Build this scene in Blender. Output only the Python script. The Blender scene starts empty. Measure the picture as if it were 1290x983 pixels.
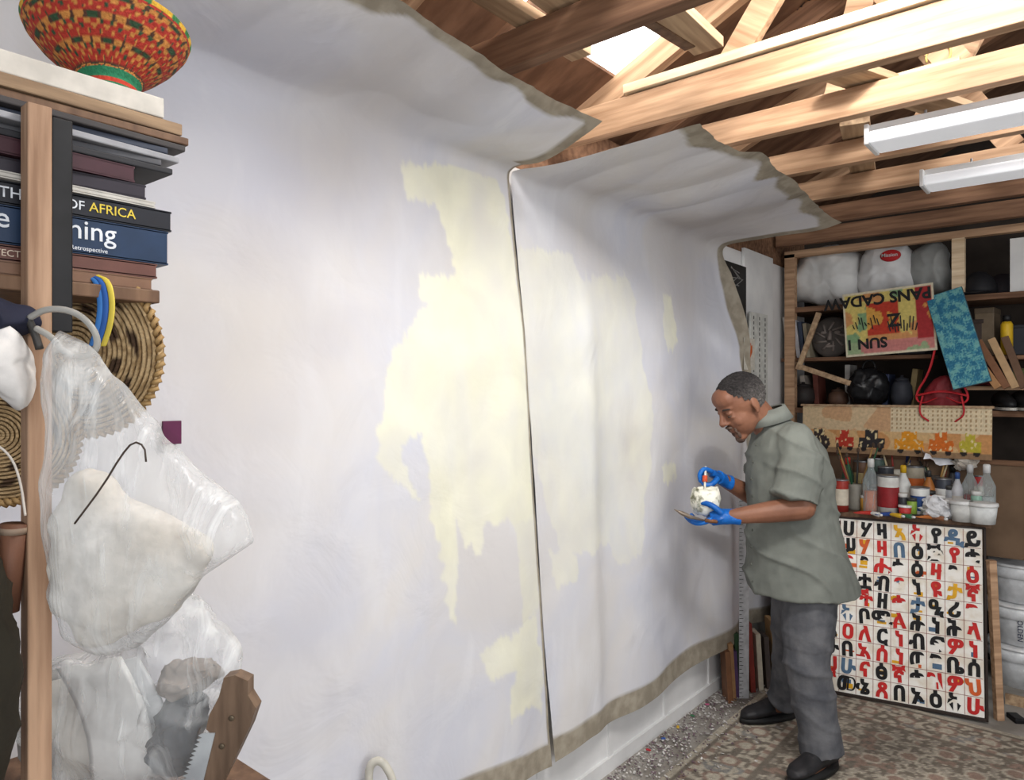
import bpy, bmesh, math, random
import numpy as np
from mathutils import Vector, Matrix, Euler, noise
random.seed(7); np.random.seed(7)
C = bpy.context.scene.collection
F = 900.0; CX = 645.0; HZ = 491.5; H = 1.58; A = math.radians(40)
CA, SA = math.cos(A), math.sin(A)
RT = Vector((CA, SA, 0)); FW = Vector((-SA, CA, 0)); UP = Vector((0, 0, 1))
PI = math.pi; V = Vector
def ray(px, py): return RT*((px-CX)/F) + FW + UP*((HZ-py)/F)
def atd(px, py, d): return ray(px, py)*d + V((0, 0, H))
def atx(px, py, X): r = ray(px, py); return r*(X/r.x) + V((0, 0, H))
def aty(px, py, Y): r = ray(px, py); return r*(Y/r.y) + V((0, 0, H))
def atz(px, py, Z): r = ray(px, py); return r*((Z-H)/r.z) + V((0, 0, H))
def lin(c): return tuple((v/255)/12.92 if v/255 <= .04045 else ((v/255+.055)/1.055)**2.4 for v in c[:3]) + (1,)

# ---------------------------------------------------------------- materials
def mat(name, c1, c2=None, scale=8, rough=.7, bump=0, st=(1, 1, 1), metal=0, lo=.35, hi=.65, emit=0, bs=None, spec=.3):
    m = bpy.data.materials.new(name); m.use_nodes = True
    nt = m.node_tree; N = nt.nodes; L = nt.links; b = N['Principled BSDF']
    b.inputs['Roughness'].default_value = rough; b.inputs['Metallic'].default_value = metal
    b.inputs['Specular IOR Level'].default_value = spec
    tc = N.new('ShaderNodeTexCoord'); mp = N.new('ShaderNodeMapping'); mp.inputs['Scale'].default_value = st
    L.new(tc.outputs['Object'], mp.inputs['Vector'])
    nz = N.new('ShaderNodeTexNoise'); nz.inputs['Scale'].default_value = scale; nz.inputs['Detail'].default_value = 6
    L.new(mp.outputs[0], nz.inputs['Vector'])
    cr = N.new('ShaderNodeValToRGB'); e = cr.color_ramp.elements
    e[0].position = lo; e[1].position = hi
    e[0].color = lin(c1); e[1].color = lin(c2 or tuple(v*.88 for v in c1))
    L.new(nz.outputs['Fac'], cr.inputs[0]); L.new(cr.outputs[0], b.inputs['Base Color'])
    if emit: L.new(cr.outputs[0], b.inputs['Emission Color']); b.inputs['Emission Strength'].default_value = emit
    if bump:
        n2 = nz
        if bs:
            n2 = N.new('ShaderNodeTexNoise'); n2.inputs['Scale'].default_value = bs; n2.inputs['Detail'].default_value = 5
            L.new(mp.outputs[0], n2.inputs['Vector'])
        bp = N.new('ShaderNodeBump'); bp.inputs['Strength'].default_value = bump; bp.inputs['Distance'].default_value = .01
        L.new(n2.outputs['Fac'], bp.inputs['Height']); L.new(bp.outputs[0], b.inputs['Normal'])
    return m
def vmat(name, rough=.8, attr='Col', bump=.2, scale=60):
    m = mat(name, (255, 255, 255), scale=scale, rough=rough, bump=bump)
    N = m.node_tree.nodes; L = m.node_tree.links
    a = N.new('ShaderNodeAttribute'); a.attribute_name = attr
    mx = N.new('ShaderNodeMix'); mx.data_type = 'RGBA'; mx.blend_type = 'MULTIPLY'; mx.inputs['Factor'].default_value = .8
    L.new(a.outputs['Color'], mx.inputs[6])
    cr = [n for n in N if n.type == 'VALTORGB'][0]; L.new(cr.outputs[0], mx.inputs[7])
    L.new(mx.outputs[2], N['Principled BSDF'].inputs['Base Color'])
    return m
def plastic(name, tint=(235, 238, 240), base=.1, edge=.55, rough=.15, streak=.25, ns=9):
    m = bpy.data.materials.new(name); m.use_nodes = True
    N = m.node_tree.nodes; L = m.node_tree.links
    b = N['Principled BSDF']; b.inputs['Base Color'].default_value = lin(tint); b.inputs['Roughness'].default_value = rough
    t = N.new('ShaderNodeBsdfTransparent'); t.inputs[0].default_value = (.98, .98, .98, 1)
    lw = N.new('ShaderNodeLayerWeight'); lw.inputs['Blend'].default_value = .3
    nz = N.new('ShaderNodeTexNoise'); nz.inputs['Scale'].default_value = ns; nz.inputs['Detail'].default_value = 5; nz.inputs['Distortion'].default_value = 1.4
    tc = N.new('ShaderNodeTexCoord'); mp = N.new('ShaderNodeMapping'); mp.inputs['Rotation'].default_value = (0, -.6, 0); mp.inputs['Scale'].default_value = (2.6, 1, .6)
    L.new(tc.outputs['Object'], mp.inputs[0]); L.new(mp.outputs[0], nz.inputs['Vector'])
    mr = N.new('ShaderNodeMapRange'); mr.inputs[3].default_value = base; mr.inputs[4].default_value = base+edge
    L.new(lw.outputs['Facing'], mr.inputs[0])
    mm = N.new('ShaderNodeMath'); mm.operation = 'MULTIPLY_ADD'; mm.inputs[1].default_value = streak
    cr = N.new('ShaderNodeValToRGB'); cr.color_ramp.elements[0].position = .5; cr.color_ramp.elements[1].position = .66
    L.new(nz.outputs['Fac'], cr.inputs[0]); L.new(cr.outputs[0], mm.inputs[0]); L.new(mr.outputs[0], mm.inputs[2])
    bp = N.new('ShaderNodeBump'); bp.inputs['Strength'].default_value = .8; bp.inputs['Distance'].default_value = .014
    L.new(nz.outputs['Fac'], bp.inputs['Height']); L.new(bp.outputs[0], b.inputs['Normal'])
    mx = N.new('ShaderNodeMixShader'); L.new(mm.outputs[0], mx.inputs[0]); L.new(t.outputs[0], mx.inputs[1]); L.new(b.outputs[0], mx.inputs[2])
    L.new(mx.outputs[0], N['Material Output'].inputs[0])
    return m
M = {}
def solid(c, rough=.6, metal=0):
    k = ('s', c, rough, metal)
    if k not in M: M[k] = mat('paint_%d_%d_%d' % c, c, scale=20, rough=rough, metal=metal)
    return M[k]
M['joist'] = mat('joist_wood', (196, 160, 128), (152, 118, 90), 3, .65, .2, (1, 14, 14))
M['joistd'] = mat('joist_wood_dark', (136, 102, 78), (98, 70, 52), 3, .75, .2, (1, 14, 14))
M['plank'] = mat('pale_plank', (228, 208, 178), (196, 168, 134), 3, .7, .1, (1, 12, 12))
M['plankY'] = mat('pale_plank_long', (190, 162, 130), (142, 114, 88), 3, .7, .1, (12, 1, 12))
M['post'] = mat('pale_post', (176, 144, 118), (134, 104, 82), 4, .75, .2, (14, 14, 1))
M['brown'] = mat('brown_wood', (120, 92, 70), (88, 64, 48), 4, .6, .1, (10, 10, 1))
M['roof'] = mat('roof_board', (126, 94, 72), (92, 65, 48), 5, .8, .2, (1, 3, 1))
M['wallw'] = mat('white_wall_paint', (226, 225, 224), (206, 205, 204), 3, .6, .1)
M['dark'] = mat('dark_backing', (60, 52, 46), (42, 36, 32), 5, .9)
M['conc'] = mat('concrete', (166, 161, 154), (130, 124, 116), 6, .85, .2)
M['white'] = mat('white_paint', (226, 226, 224), (212, 212, 212), 6, .4)
M['blackp'] = mat('black_plastic', (28, 28, 30), (18, 18, 20), 20, .45)
M['metal'] = mat('steel', (170, 172, 176), (130, 132, 136), 20, .35, metal=.8)
M['vcol'] = vmat('painted_art')
M['weave'] = vmat('woven_straw', bump=.5, scale=160)
M['rug'] = vmat('rug_wool', rough=.95, bump=.6, scale=220)
M['plastic'] = plastic('clear_plastic', (232, 234, 234), .17, .4, .2, .3, 9)
M['glass'] = plastic('clear_glass', (200, 210, 210), .25, .5, .05)

# ---------------------------------------------------------------- mesh helper
class MB:
    def __init__(s): s.bm = bmesh.new()
    def box(s, c, d, rot=(0, 0, 0), bev=0):
        vs = bmesh.ops.create_cube(s.bm, size=1)['verts']
        mt = Matrix.Translation(c) @ Euler(rot).to_matrix().to_4x4() @ Matrix.Diagonal((d[0], d[1], d[2], 1))
        bmesh.ops.transform(s.bm, matrix=mt, verts=vs)
        if bev:
            es = list({e for v in vs for e in v.link_edges})
            bmesh.ops.bevel(s.bm, geom=es, offset=bev, segments=2, profile=.5, affect='EDGES')
        return s
    def box2(s, a, b, bev=0):
        a = V(a); b = V(b); d = b-a
        return s.box((a+b)/2, (abs(d.x), abs(d.y), abs(d.z)), bev=bev)
    def loft(s, secs, n=14, caps=True):
        rings = []
        for c, ax, ay in secs:
            rings.append([s.bm.verts.new(V(c)+V(ax)*math.cos(2*PI*i/n)+V(ay)*math.sin(2*PI*i/n)) for i in range(n)])
        for a, b in zip(rings, rings[1:]):
            for i in range(n): s.bm.faces.new((a[i], a[(i+1) % n], b[(i+1) % n], b[i]))
        if caps: s.bm.faces.new(rings[0][::-1]); s.bm.faces.new(rings[-1])
        return s
    def tube(s, pts, rad, n=10, flat=1.0, smooth=0):
        pts = [V(p) for p in pts]
        if not hasattr(rad, '__len__'): rad = [rad]*len(pts)
        rad = list(rad)
        for _ in range(smooth):
            np_, nr = [pts[0]], [rad[0]]
            for i in range(len(pts)-1):
                np_ += [pts[i]*.75+pts[i+1]*.25, pts[i]*.25+pts[i+1]*.75]; nr += [rad[i]*.75+rad[i+1]*.25, rad[i]*.25+rad[i+1]*.75]
            pts, rad = np_+[pts[-1]], nr+[rad[-1]]
        secs = []; up = None
        for i, p in enumerate(pts):
            t = (pts[min(i+1, len(pts)-1)]-pts[max(i-1, 0)]).normalized()
            if up is None: up = t.orthogonal().normalized()
            up = (up - t*up.dot(t)).normalized(); sd = t.cross(up)
            secs.append((p, up*rad[i], sd*rad[i]*flat))
        return s.loft(secs, n)
    def limb(s, pts, rad, n=12):
        s.tube(pts, rad, n, smooth=2)
        s.ell(pts[0], (rad[0],)*3, 10); s.ell(pts[-1], (rad[-1],)*3, 10); return s
    def ell(s, c, r, seg=16, rot=(0, 0, 0)):
        vs = bmesh.ops.create_uvsphere(s.bm, u_segments=seg, v_segments=max(6, seg*2//3), radius=1)['verts']
        if not hasattr(r, '__len__'): r = (r, r, r)
        bmesh.ops.transform(s.bm, verts=vs, matrix=Matrix.Translation(c) @ Euler(rot).to_matrix().to_4x4() @ Matrix.Diagonal((r[0], r[1], r[2], 1)))
        return s
    def lathe(s, prof, c=(0, 0, 0), n=24, mtx=None):
        c = V(c); rings = []
        for r, z in prof:
            ring = []
            for i in range(n):
                p = V((max(r, .0004)*math.cos(2*PI*i/n), max(r, .0004)*math.sin(2*PI*i/n), z))
                if mtx is not None: p = mtx @ p
                ring.append(s.bm.verts.new(c+p))
            rings.append(ring)
        for a, b in zip(rings, rings[1:]):
            for i in range(n): s.bm.faces.new((a[i], a[(i+1) % n], b[(i+1) % n], b[i]))
        s.bm.faces.new(rings[0][::-1]); s.bm.faces.new(rings[-1])
        return s
    def prism(s, poly, y0, y1):
        a = [s.bm.verts.new((p[0], y0, p[1])) for p in poly]; b = [s.bm.verts.new((p[0], y1, p[1])) for p in poly]
        s.bm.faces.new(a); s.bm.faces.new(b[::-1]); n = len(poly)
        for i in range(n): s.bm.faces.new((a[i], b[i], b[(i+1) % n], a[(i+1) % n]))
        return s
    def puff(s, outline, y0, th, amp=.004, fr=14, rings=10, seed=0, sub=3):
        o = [V((p[0], y0, p[1])) for p in outline]
        for _ in range(sub):
            o2 = []
            for i in range(len(o)): a = o[i]; b = o[(i+1) % len(o)]; o2 += [a*.75+b*.25, a*.25+b*.75]
            o = o2
        c = sum(o, V())/len(o); n = len(o); so = V((seed*3.7, seed*1.3, 0))
        def ring(k, sg):
            res = []
            for p in o:
                q = c+(p-c)*k; q.y += sg*th*math.sqrt(max(0, 1-k**2.4))
                d = noise.noise_vector(q*fr+so)*amp*2 + noise.noise_vector(q*fr*2.7+so)*amp
                res.append(s.bm.verts.new(q+d))
            return res
        edge = ring(1, 0)
        for sg in (-1, 1):
            prev = edge
            for j in range(rings-1, 0, -1):
                r = ring(j/rings, sg)
                for i in range(n): s.bm.faces.new((prev[i], prev[(i+1) % n], r[(i+1) % n], r[i]))
                prev = r
            s.bm.faces.new(prev)
        return s
    def xf(s, mtx): bmesh.ops.transform(s.bm, matrix=mtx, verts=s.bm.verts[:]); return s
    def add(s, other, mtx=None):
        me = bpy.data.meshes.new('t'); other.bm.to_mesh(me)
        if mtx is not None: me.transform(mtx)
        s.bm.from_mesh(me); bpy.data.meshes.remove(me); return s
    def text(s, st, size, mtx, bold=0.0, ext=.0008, align='LEFT'):
        me = glyphs(st, bold, align).copy(); me.transform(mtx @ Matrix.Diagonal((size, size, 1, 1)))
        d = (mtx.to_3x3() @ V((0, 0, 1)))*ext
        t = bmesh.new(); t.from_mesh(me)
        for v in t.verts: v.co += d*.5
        t.to_mesh(me); t.free(); s.bm.from_mesh(me); bpy.data.meshes.remove(me); return s
    def disp(s, amp, fr, st=(1, 1, 1)):
        s.bm.normal_update()
        for v in s.bm.verts:
            q = V((v.co.x*st[0], v.co.y*st[1], v.co.z*st[2]))*fr
            v.co += v.normal*(noise.noise(q)+.5*noise.noise(q*2.3))*amp
        return s
    def remesh(s, vox, it=4):
        me = bpy.data.meshes.new('t'); bmesh.ops.recalc_face_normals(s.bm, faces=s.bm.faces); s.bm.to_mesh(me); ob = bpy.data.objects.new('t', me); C.objects.link(ob)
        r = ob.modifiers.new('r', 'REMESH'); r.mode = 'VOXEL'; r.voxel_size = vox
        if it: q = ob.modifiers.new('s', 'SMOOTH'); q.iterations = it; q.factor = .5
        bpy.context.view_layer.update(); dg = bpy.context.evaluated_depsgraph_get()
        m2 = bpy.data.meshes.new_from_object(ob.evaluated_get(dg))
        bpy.data.objects.remove(ob); s.bm.free(); s.bm = bmesh.new(); s.bm.from_mesh(m2); bpy.data.meshes.remove(m2); return s
    def build(s, name, m, parent=None, smooth=False, loc=None, recalc=True):
        if recalc: bmesh.ops.recalc_face_normals(s.bm, faces=s.bm.faces)
        if smooth:
            for f in s.bm.faces: f.smooth = True
        me = bpy.data.meshes.new(name); s.bm.to_mesh(me); s.bm.free()
        me.materials.append(M[m] if isinstance(m, str) else m)
        o = bpy.data.objects.new(name, me); C.objects.link(o)
        if parent: o.parent = parent
        if loc: o.location = loc
        return o
GC = {}
def glyphs(st, bold, align):
    k = (st, bold, align)
    if k not in GC:
        cu = bpy.data.curves.new('t', 'FONT'); cu.body = st; cu.size = 1; cu.offset = bold; cu.align_x = align; cu.resolution_u = 3
        ob = bpy.data.objects.new('t', cu); C.objects.link(ob); bpy.context.view_layer.update()
        GC[k] = bpy.data.meshes.new_from_object(ob.evaluated_get(bpy.context.evaluated_depsgraph_get()))
        bpy.data.objects.remove(ob)
    return GC[k]
def tag(o, label, cat, group=None, kind=None):
    o['label'] = label; o['category'] = cat
    if group: o['group'] = group
    if kind: o['kind'] = kind
    return o
def thing(name, label, cat, loc=(0, 0, 0), rot=(0, 0, 0), group=None):
    o = bpy.data.objects.new(name, None); C.objects.link(o); o.location = loc
    o.rotation_euler = rot if hasattr(rot, '__len__') else (0, 0, rot); o.empty_display_size = .05
    return tag(o, label, cat, group)
def camroot(name, label, cat, px, dep, z0, group=None):
    x0 = (px-CX)/F*dep
    r = thing(name, label, cat, RT*x0+FW*dep+UP*z0, A, group)
    def g(px, py, d): return V(((px-CX)/F*d-x0, d-dep, H-(py-HZ)/F*d-z0))
    return r, g
def struct(name, mb, m): o = mb.build(name, m); o['kind'] = 'structure'; return o
def setcol(ob, cols, name='Col'):
    a = ob.data.color_attributes.new(name, 'FLOAT_COLOR', 'POINT')
    a.data.foreach_set('color', np.asarray(cols, dtype=np.float32).ravel())
TZ = Matrix.Rotation(PI/2, 4, 'X')
TX = Matrix(((0, 0, 1, 0), (1, 0, 0, 0), (0, 1, 0, 0), (0, 0, 0, 1)))
def T(x, y, z): return Matrix.Translation((x, y, z))
def panel(name, w, h, nx, ny, fn, parent, y=0, m='vcol'):
    mb = MB(); vs = []; cols = []
    for j in range(ny+1):
        for i in range(nx+1):
            u, v = i/nx, j/ny; vs.append(mb.bm.verts.new(((u-.5)*w, y, v*h))); cols.append(lin(fn(u, v)))
    for j in range(ny):
        for i in range(nx):
            k = j*(nx+1)+i; mb.bm.faces.new((vs[k], vs[k+1], vs[k+nx+2], vs[k+nx+1]))
    ob = mb.build(name, m, parent, recalc=False); setcol(ob, cols); return ob
def nz(x, y, z=0): return noise.noise(V((x, y, z)))

# ================================================================ SETTING
struct('floor', MB().box2((-1.9, -1.2, -.1), (3.2, 5.2, 0)), 'conc')
struct('wall_left', MB().box2((-1.75, -1.2, 0), (-1.6, 5.2, 2.36)), 'wallw')
struct('trim_12', MB().box2((-1.75, -1.2, 2.36), (-1.6, 5.2, 2.62)), 'joistd')
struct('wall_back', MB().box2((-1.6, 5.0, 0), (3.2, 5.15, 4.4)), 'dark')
for i in range(9):
    y = .6+i*.48
    o = MB().box2((-1.6, y, .0), (-1.592, y+.035, .6)).build('trim_%d' % (i+1), 'wallw'); o['kind'] = 'structure'
struct('baseboard_left', MB().box2((-1.6, -1.2, 0), (-1.585, 4.45, .06)), 'wallw')
def rz(x): return 2.64+.45*(x+1.6)
holes = [(-1.4, -1.1, 1.5, 2.42), (-.6, .3, 1.0, 1.9)]
xs = sorted({-1.9, 3.2} | {h[0] for h in holes} | {h[1] for h in holes}); ys = sorted({-1.2, 5.2} | {h[2] for h in holes} | {h[3] for h in holes})
def slabs(mb, x0, x1, y0, y1, t=.02, dz=0):
    vv = [mb.bm.verts.new(p) for p in [(x0, y0, rz(x0)+dz), (x1, y0, rz(x1)+dz), (x1, y1, rz(x1)+dz), (x0, y1, rz(x0)+dz), (x0, y0, rz(x0)+t+dz), (x1, y0, rz(x1)+t+dz), (x1, y1, rz(x1)+t+dz), (x0, y1, rz(x0)+t+dz)]]
    for f in ((0, 1, 2, 3), (4, 7, 6, 5), (0, 4, 5, 1), (1, 5, 6, 2), (2, 6, 7, 3), (3, 7, 4, 0)): mb.bm.faces.new([vv[i] for i in f])
rf = MB()
for x0, x1 in zip(xs, xs[1:]):
    for y0, y1 in zip(ys, ys[1:]):
        cx, cy = (x0+x1)/2, (y0+y1)/2
        if not any(h[0] < cx < h[1] and h[2] < cy < h[3] for h in holes): slabs(rf, x0, x1, y0, y1)
struct('ceiling', rf, 'roof')
for i, h in enumerate(holes):
    mb = MB(); slabs(mb, *h, .008, .012); struct('window_%d' % (i+1), mb, mat('skylight_sheet_%d' % i, (255, 253, 248), (250, 250, 246), 6, .4, emit=(4.5, 1.8)[i]))
sl = Matrix.Rotation(-math.atan(.45), 4, 'Y')
t = MB().text('SHIELD', .06, T(-.93, 2.72, rz(-.93)-.003) @ sl @ Matrix.Rotation(PI, 4, 'X') @ Matrix.Rotation(math.radians(20), 4, 'Z'))
tag(t.build('printed_marking', 'blackp'), 'black stencilled word on the underside of the roof sheathing', 'marking')
ords = ['first', 'second', 'third', 'fourth', 'fifth', 'sixth', 'seventh', 'eighth']
for i, (y, h, mm) in enumerate([(1.5, .1, 'joistd'), (2.1, .11, 'joist'), (2.46, .09, 'joist'), (2.97, .09, 'joist'), (3.44, .09, 'joist'), (3.93, .09, 'joistd'), (4.42, .09, 'joistd')]):
    o = MB().box((0, 0, h/2), (4.6, .045, h), bev=.003).build('ceiling_joist', mm, None, loc=(.72, y, 2.455))
    tag(o, ords[i]+' exposed timber ceiling joist counting away from the camera', 'joist', 'exposed ceiling joists')
for i, y in enumerate([.9, 1.3, 1.7, 2.27, 2.68, 3.2, 3.7, 4.2]):
    L_ = 2.9; a = math.atan(.45)
    o = MB().box((L_/2, 0, 0), (L_, .04, .09)).build('roof_rafter', 'joist' if i % 2 else 'joistd', None, loc=(-1.62, y, 2.585)); o.rotation_euler = (0, -a, 0)
    tag(o, ords[i]+' sloping roof rafter counting away from the camera', 'rafter', 'sloping roof rafters')
for i, (x, y, dx) in enumerate([(-.95, 2.12, .35), (-.35, 2.49, -.3), (-.55, 3.0, .35), (-.3, 3.45, -.3), (-.7, 2.49, .12), (-.2, 2.97, .3)]):
    a = V((x, y+.035, 2.55)); b = V((x+dx, y+.035, rz(x+dx)-.06))
    if b.z < a.z+.1: continue
    d = b-a; o = MB().box((0, 0, d.length/2), (.085, .03, d.length)).build('truss_web', 'joist', None, loc=a)
    o.rotation_euler = (0, math.atan2(d.x, d.z), 0)
    tag(o, ['long leaning truss web above the second joist', 'truss web leaning left above the third joist', 'truss web leaning right above the fourth joist', 'truss web leaning left above the fifth joist', 'short near upright truss web above third joist', 'truss web leaning right at the right end of fourth joist'][i], 'truss web', 'timber truss webs')
def plank(lbl, c, d, m='plank', rot=(0, 0, 0)):
    o = MB().box((0, 0, 0), d, bev=.002).build('wooden_plank', m, None, loc=c); o.rotation_euler = rot
    return tag(o, lbl, 'plank', 'planks stored on the ceiling joists')
plank('sunlit pale plank lying along the top of the second joist', (-.45, 2.11, 2.585), (1.6, .09, .03))
plank('thin pale batten lying between third joist and fluorescent light', (-.72, 2.55, 2.57), (.75, .05, .022), rot=(0, 0, -.08))
plank('narrow brown plank by the top edge of left canvas', (-1.2, 1.2, 2.575), (.07, 1.1, .03), 'plankY')
plank('wide brown plank second from left canvas edge', (-1.06, 1.15, 2.58), (.11, 1.0, .03), 'plankY', (0, 0, .05))
plank('pale plank stacked on top of wide brown plank', (-1.03, 1.2, 2.612), (.08, .9, .025), 'plankY', (0, 0, -.05))
plank('long brown plank third from left canvas edge', (-.88, 1.3, 2.575), (.09, 1.3, .03), 'plankY', (0, 0, .02))
plank('pale batten stacked on the long brown plank', (-.9, 1.25, 2.603), (.04, 1.2, .022), 'plankY', (0, 0, .09))
plank('narrow dark batten between the first joist planks', (-.98, 1.35, 2.567), (.035, 1.1, .02), 'brown', (0, 0, -.1))
plank('short offcut resting on fourth and fifth joists', (-.8, 3.2, 2.565), (.1, .8, .025), 'plankY', (0, 0, .2))
plank('rough board lying across third and fourth joists', (-.5, 2.72, 2.565), (.12, .85, .025), 'plankY', (0, 0, -.35))
p0 = aty(1182, 78, 2.505)
tag(MB().tube([p0+V((.028*math.cos(a)+.01*math.sin(2*a), .0, .05*math.sin(a))) for a in np.linspace(-1.6, 3.0, 18)], .0032, 8).build('electric_cable', solid((206, 190, 110)), smooth=True), 'thin yellow electric cable looped over the third ceiling joist', 'cable')
def fixture(lbl, x, y, z):
    r = thing('fluorescent_light', lbl, 'light fixture', (x, y, z), 0, 'fluorescent ceiling lights')
    MB().box2((0, -.05, .035), (1.25, .05, .065), .003).build('housing', 'white', r)
    MB().box2((0.0, -.07, 0), (1.25, .07, .04), .008).build('diffuser', mat('diffuser', (236, 238, 242), (232, 234, 238), rough=.85, emit=.3, spec=.1), r)
    MB().box((-.006, 0, .03), (.014, .146, .066), bev=.003).build('end_cap', 'white', r)
    MB().box((1.256, 0, .03), (.014, .146, .066), bev=.003).build('end_cap', 'white', r)
    MB().tube([(.15, 0, .05), (.15, 0, .09)], .004).build('hanger', 'metal', r); MB().tube([(1.1, 0, .05), (1.1, 0, .09)], .004).build('hanger', 'metal', r)
fixture('nearer white fluorescent light hanging under the third joist', -.6, 2.57, 2.375)
fixture('farther white fluorescent light hanging under the fourth joist', -.56, 3.22, 2.375)

# ================================================================ CANVASES
def wp(poly): return [(lambda q: (q.y, q.z))(atx(px, py, -1.56)) for px, py in poly]
yellow = [
 [(508,208),(575,210),(625,222),(640,260),(648,340),(658,450),(664,540),(672,650),(650,660),(630,650),(612,660),(608,690),(585,690),(578,650),(574,700),(572,795),(560,760),(552,700),(540,640),(537,585),(530,540),(505,560),(512,605),(528,635),(500,610),(480,590),(472,550),(478,500),(490,450),(505,420),(530,390),(545,380),(528,375),(527,350),(572,348),(566,300),(555,255),(512,248)],
 [(600,828),(640,800),(674,770),(682,850),(686,905),(668,890),(640,905),(636,880),(650,842),(612,850)],
 [(648,650),(672,650),(678,760),(655,790),(650,720)],
 [(650,312),(720,318),(735,350),(790,348),(800,380),(803,440),(815,500),(812,560),(802,700),(775,710),(770,690),(755,680),(745,700),(735,690),(715,700),(705,690),(690,640),(680,600),(667,560),(655,450)],
 [(833,375),(845,373),(848,430),(838,450),(832,420)],
 [(826,588),(850,580),(852,600),(832,612)],
 [(690,690),(725,700),(722,735),(700,740)]]
wts = [1.0, .95, .7, .55, .9, .9, .6]
yellow = [wp(p) for p in yellow]
stains = [(330, 360, .3, .6), (560, 330, .18, .3), (440, 210, .25, .7), (790, 560, .11, 1.1), (735, 300, .2, .6), (240, 620, .25, .4), (610, 730, .16, .4), (860, 330, .3, .8), (850, 700, .3, .4), (400, 850, .2, .3)]
stains = [(atx(a, b, -1.56).y, atx(a, b, -1.56).z, r_, k_) for a, b, r_, k_ in stains]
def inpoly(y, z, poly):
    r = np.zeros(y.shape, bool); n = len(poly)
    for i in range(n):
        (x1, y1), (x2, y2) = poly[i], poly[(i+1) % n]
        c = ((y1 > z) != (y2 > z)) & (y < (x2-x1)*(z-y1)/((y2-y1) or 1e-9)+x1); r ^= c
    return r
rs = np.random.RandomState(3)
def sines(a, b, fr, n=14):
    r = 0
    for _ in range(n):
        th = rs.rand()*2*PI; k = fr*(.5+rs.rand()*1.5); r = r+np.sin(k*(a*math.cos(th)+b*math.sin(th))+rs.rand()*6.3)
    return r/math.sqrt(n)
def rag(Y, sp_, amp, seed):
    q = np.random.RandomState(seed); xs_ = np.arange(-1, 6, sp_); vs_ = (q.rand(len(xs_))*2-1)*amp
    t = (Y+1)/sp_; i = np.clip(t.astype(int), 0, len(xs_)-2); f = t-i; f = f*f*(3-2*f); return vs_[i]*(1-f)+vs_[i+1]*f
cm = bpy.data.materials.new('primed_canvas'); cm.use_nodes = True
def _cm():
    N = cm.node_tree.nodes; L = cm.node_tree.links; b = N['Principled BSDF']; b.inputs['Roughness'].default_value = .78; b.inputs['Specular IOR Level'].default_value = .2
    tc = N.new('ShaderNodeTexCoord')
    def noi(s, d=5, dist=0, sc=None):
        n = N.new('ShaderNodeTexNoise'); n.inputs['Scale'].default_value = s; n.inputs['Detail'].default_value = d; n.inputs['Distortion'].default_value = dist
        if sc: mp = N.new('ShaderNodeMapping'); mp.inputs['Scale'].default_value = sc; L.new(tc.outputs['Object'], mp.inputs[0]); L.new(mp.outputs[0], n.inputs['Vector'])
        else: L.new(tc.outputs['Object'], n.inputs['Vector'])
        return n
    def ramp(n, c1, c2, lo=.38, hi=.62):
        r = N.new('ShaderNodeValToRGB'); r.color_ramp.elements[0].color = lin(c1); r.color_ramp.elements[1].color = lin(c2); r.color_ramp.elements[0].position = lo; r.color_ramp.elements[1].position = hi; L.new(n.outputs['Fac'], r.inputs[0]); return r
    def mix(f, a, c, k=None):
        m = N.new('ShaderNodeMix'); m.data_type = 'RGBA'; L.new(f, m.inputs['Factor']); L.new(a, m.inputs[6]); L.new(c, m.inputs[7]); return m.outputs[2]
    base = ramp(noi(1.9, 6, .8), (203, 204, 213), (211, 208, 207))
    yel = ramp(noi(5, 6, .6), (231, 229, 208), (221, 219, 200)); tan = ramp(noi(18), (164, 155, 139), (142, 133, 118)); stn = ramp(noi(3), (168, 163, 168), (180, 173, 168))
    at = N.new('ShaderNodeAttribute'); at.attribute_name = 'paint'; sp = N.new('ShaderNodeSeparateColor'); L.new(at.outputs['Color'], sp.inputs[0])
    br = noi(4, 5, .8, (1, 1.8, .7)); bf = N.new('ShaderNodeMapRange'); bf.inputs[1].default_value = .5; bf.inputs[2].default_value = .75; bf.inputs[4].default_value = .5; L.new(br.outputs['Fac'], bf.inputs[0])
    lt = N.new('ShaderNodeRGB'); lt.outputs[0].default_value = lin((222, 222, 225))
    o = mix(bf.outputs[0], base.outputs[0], lt.outputs[0])
    o = mix(sp.outputs[2], o, stn.outputs[0]); o = mix(sp.outputs[0], o, yel.outputs[0]); o = mix(sp.outputs[1], o, tan.outputs[0])
    L.new(o, b.inputs['Base Color'])
    bp = N.new('ShaderNodeBump'); bp.inputs['Strength'].default_value = .28; bp.inputs['Distance'].default_value = .03
    n = noi(4.5, 4, .8); L.new(n.outputs['Fac'], bp.inputs['Height']); L.new(bp.outputs[0], b.inputs['Normal'])
_cm()
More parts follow.
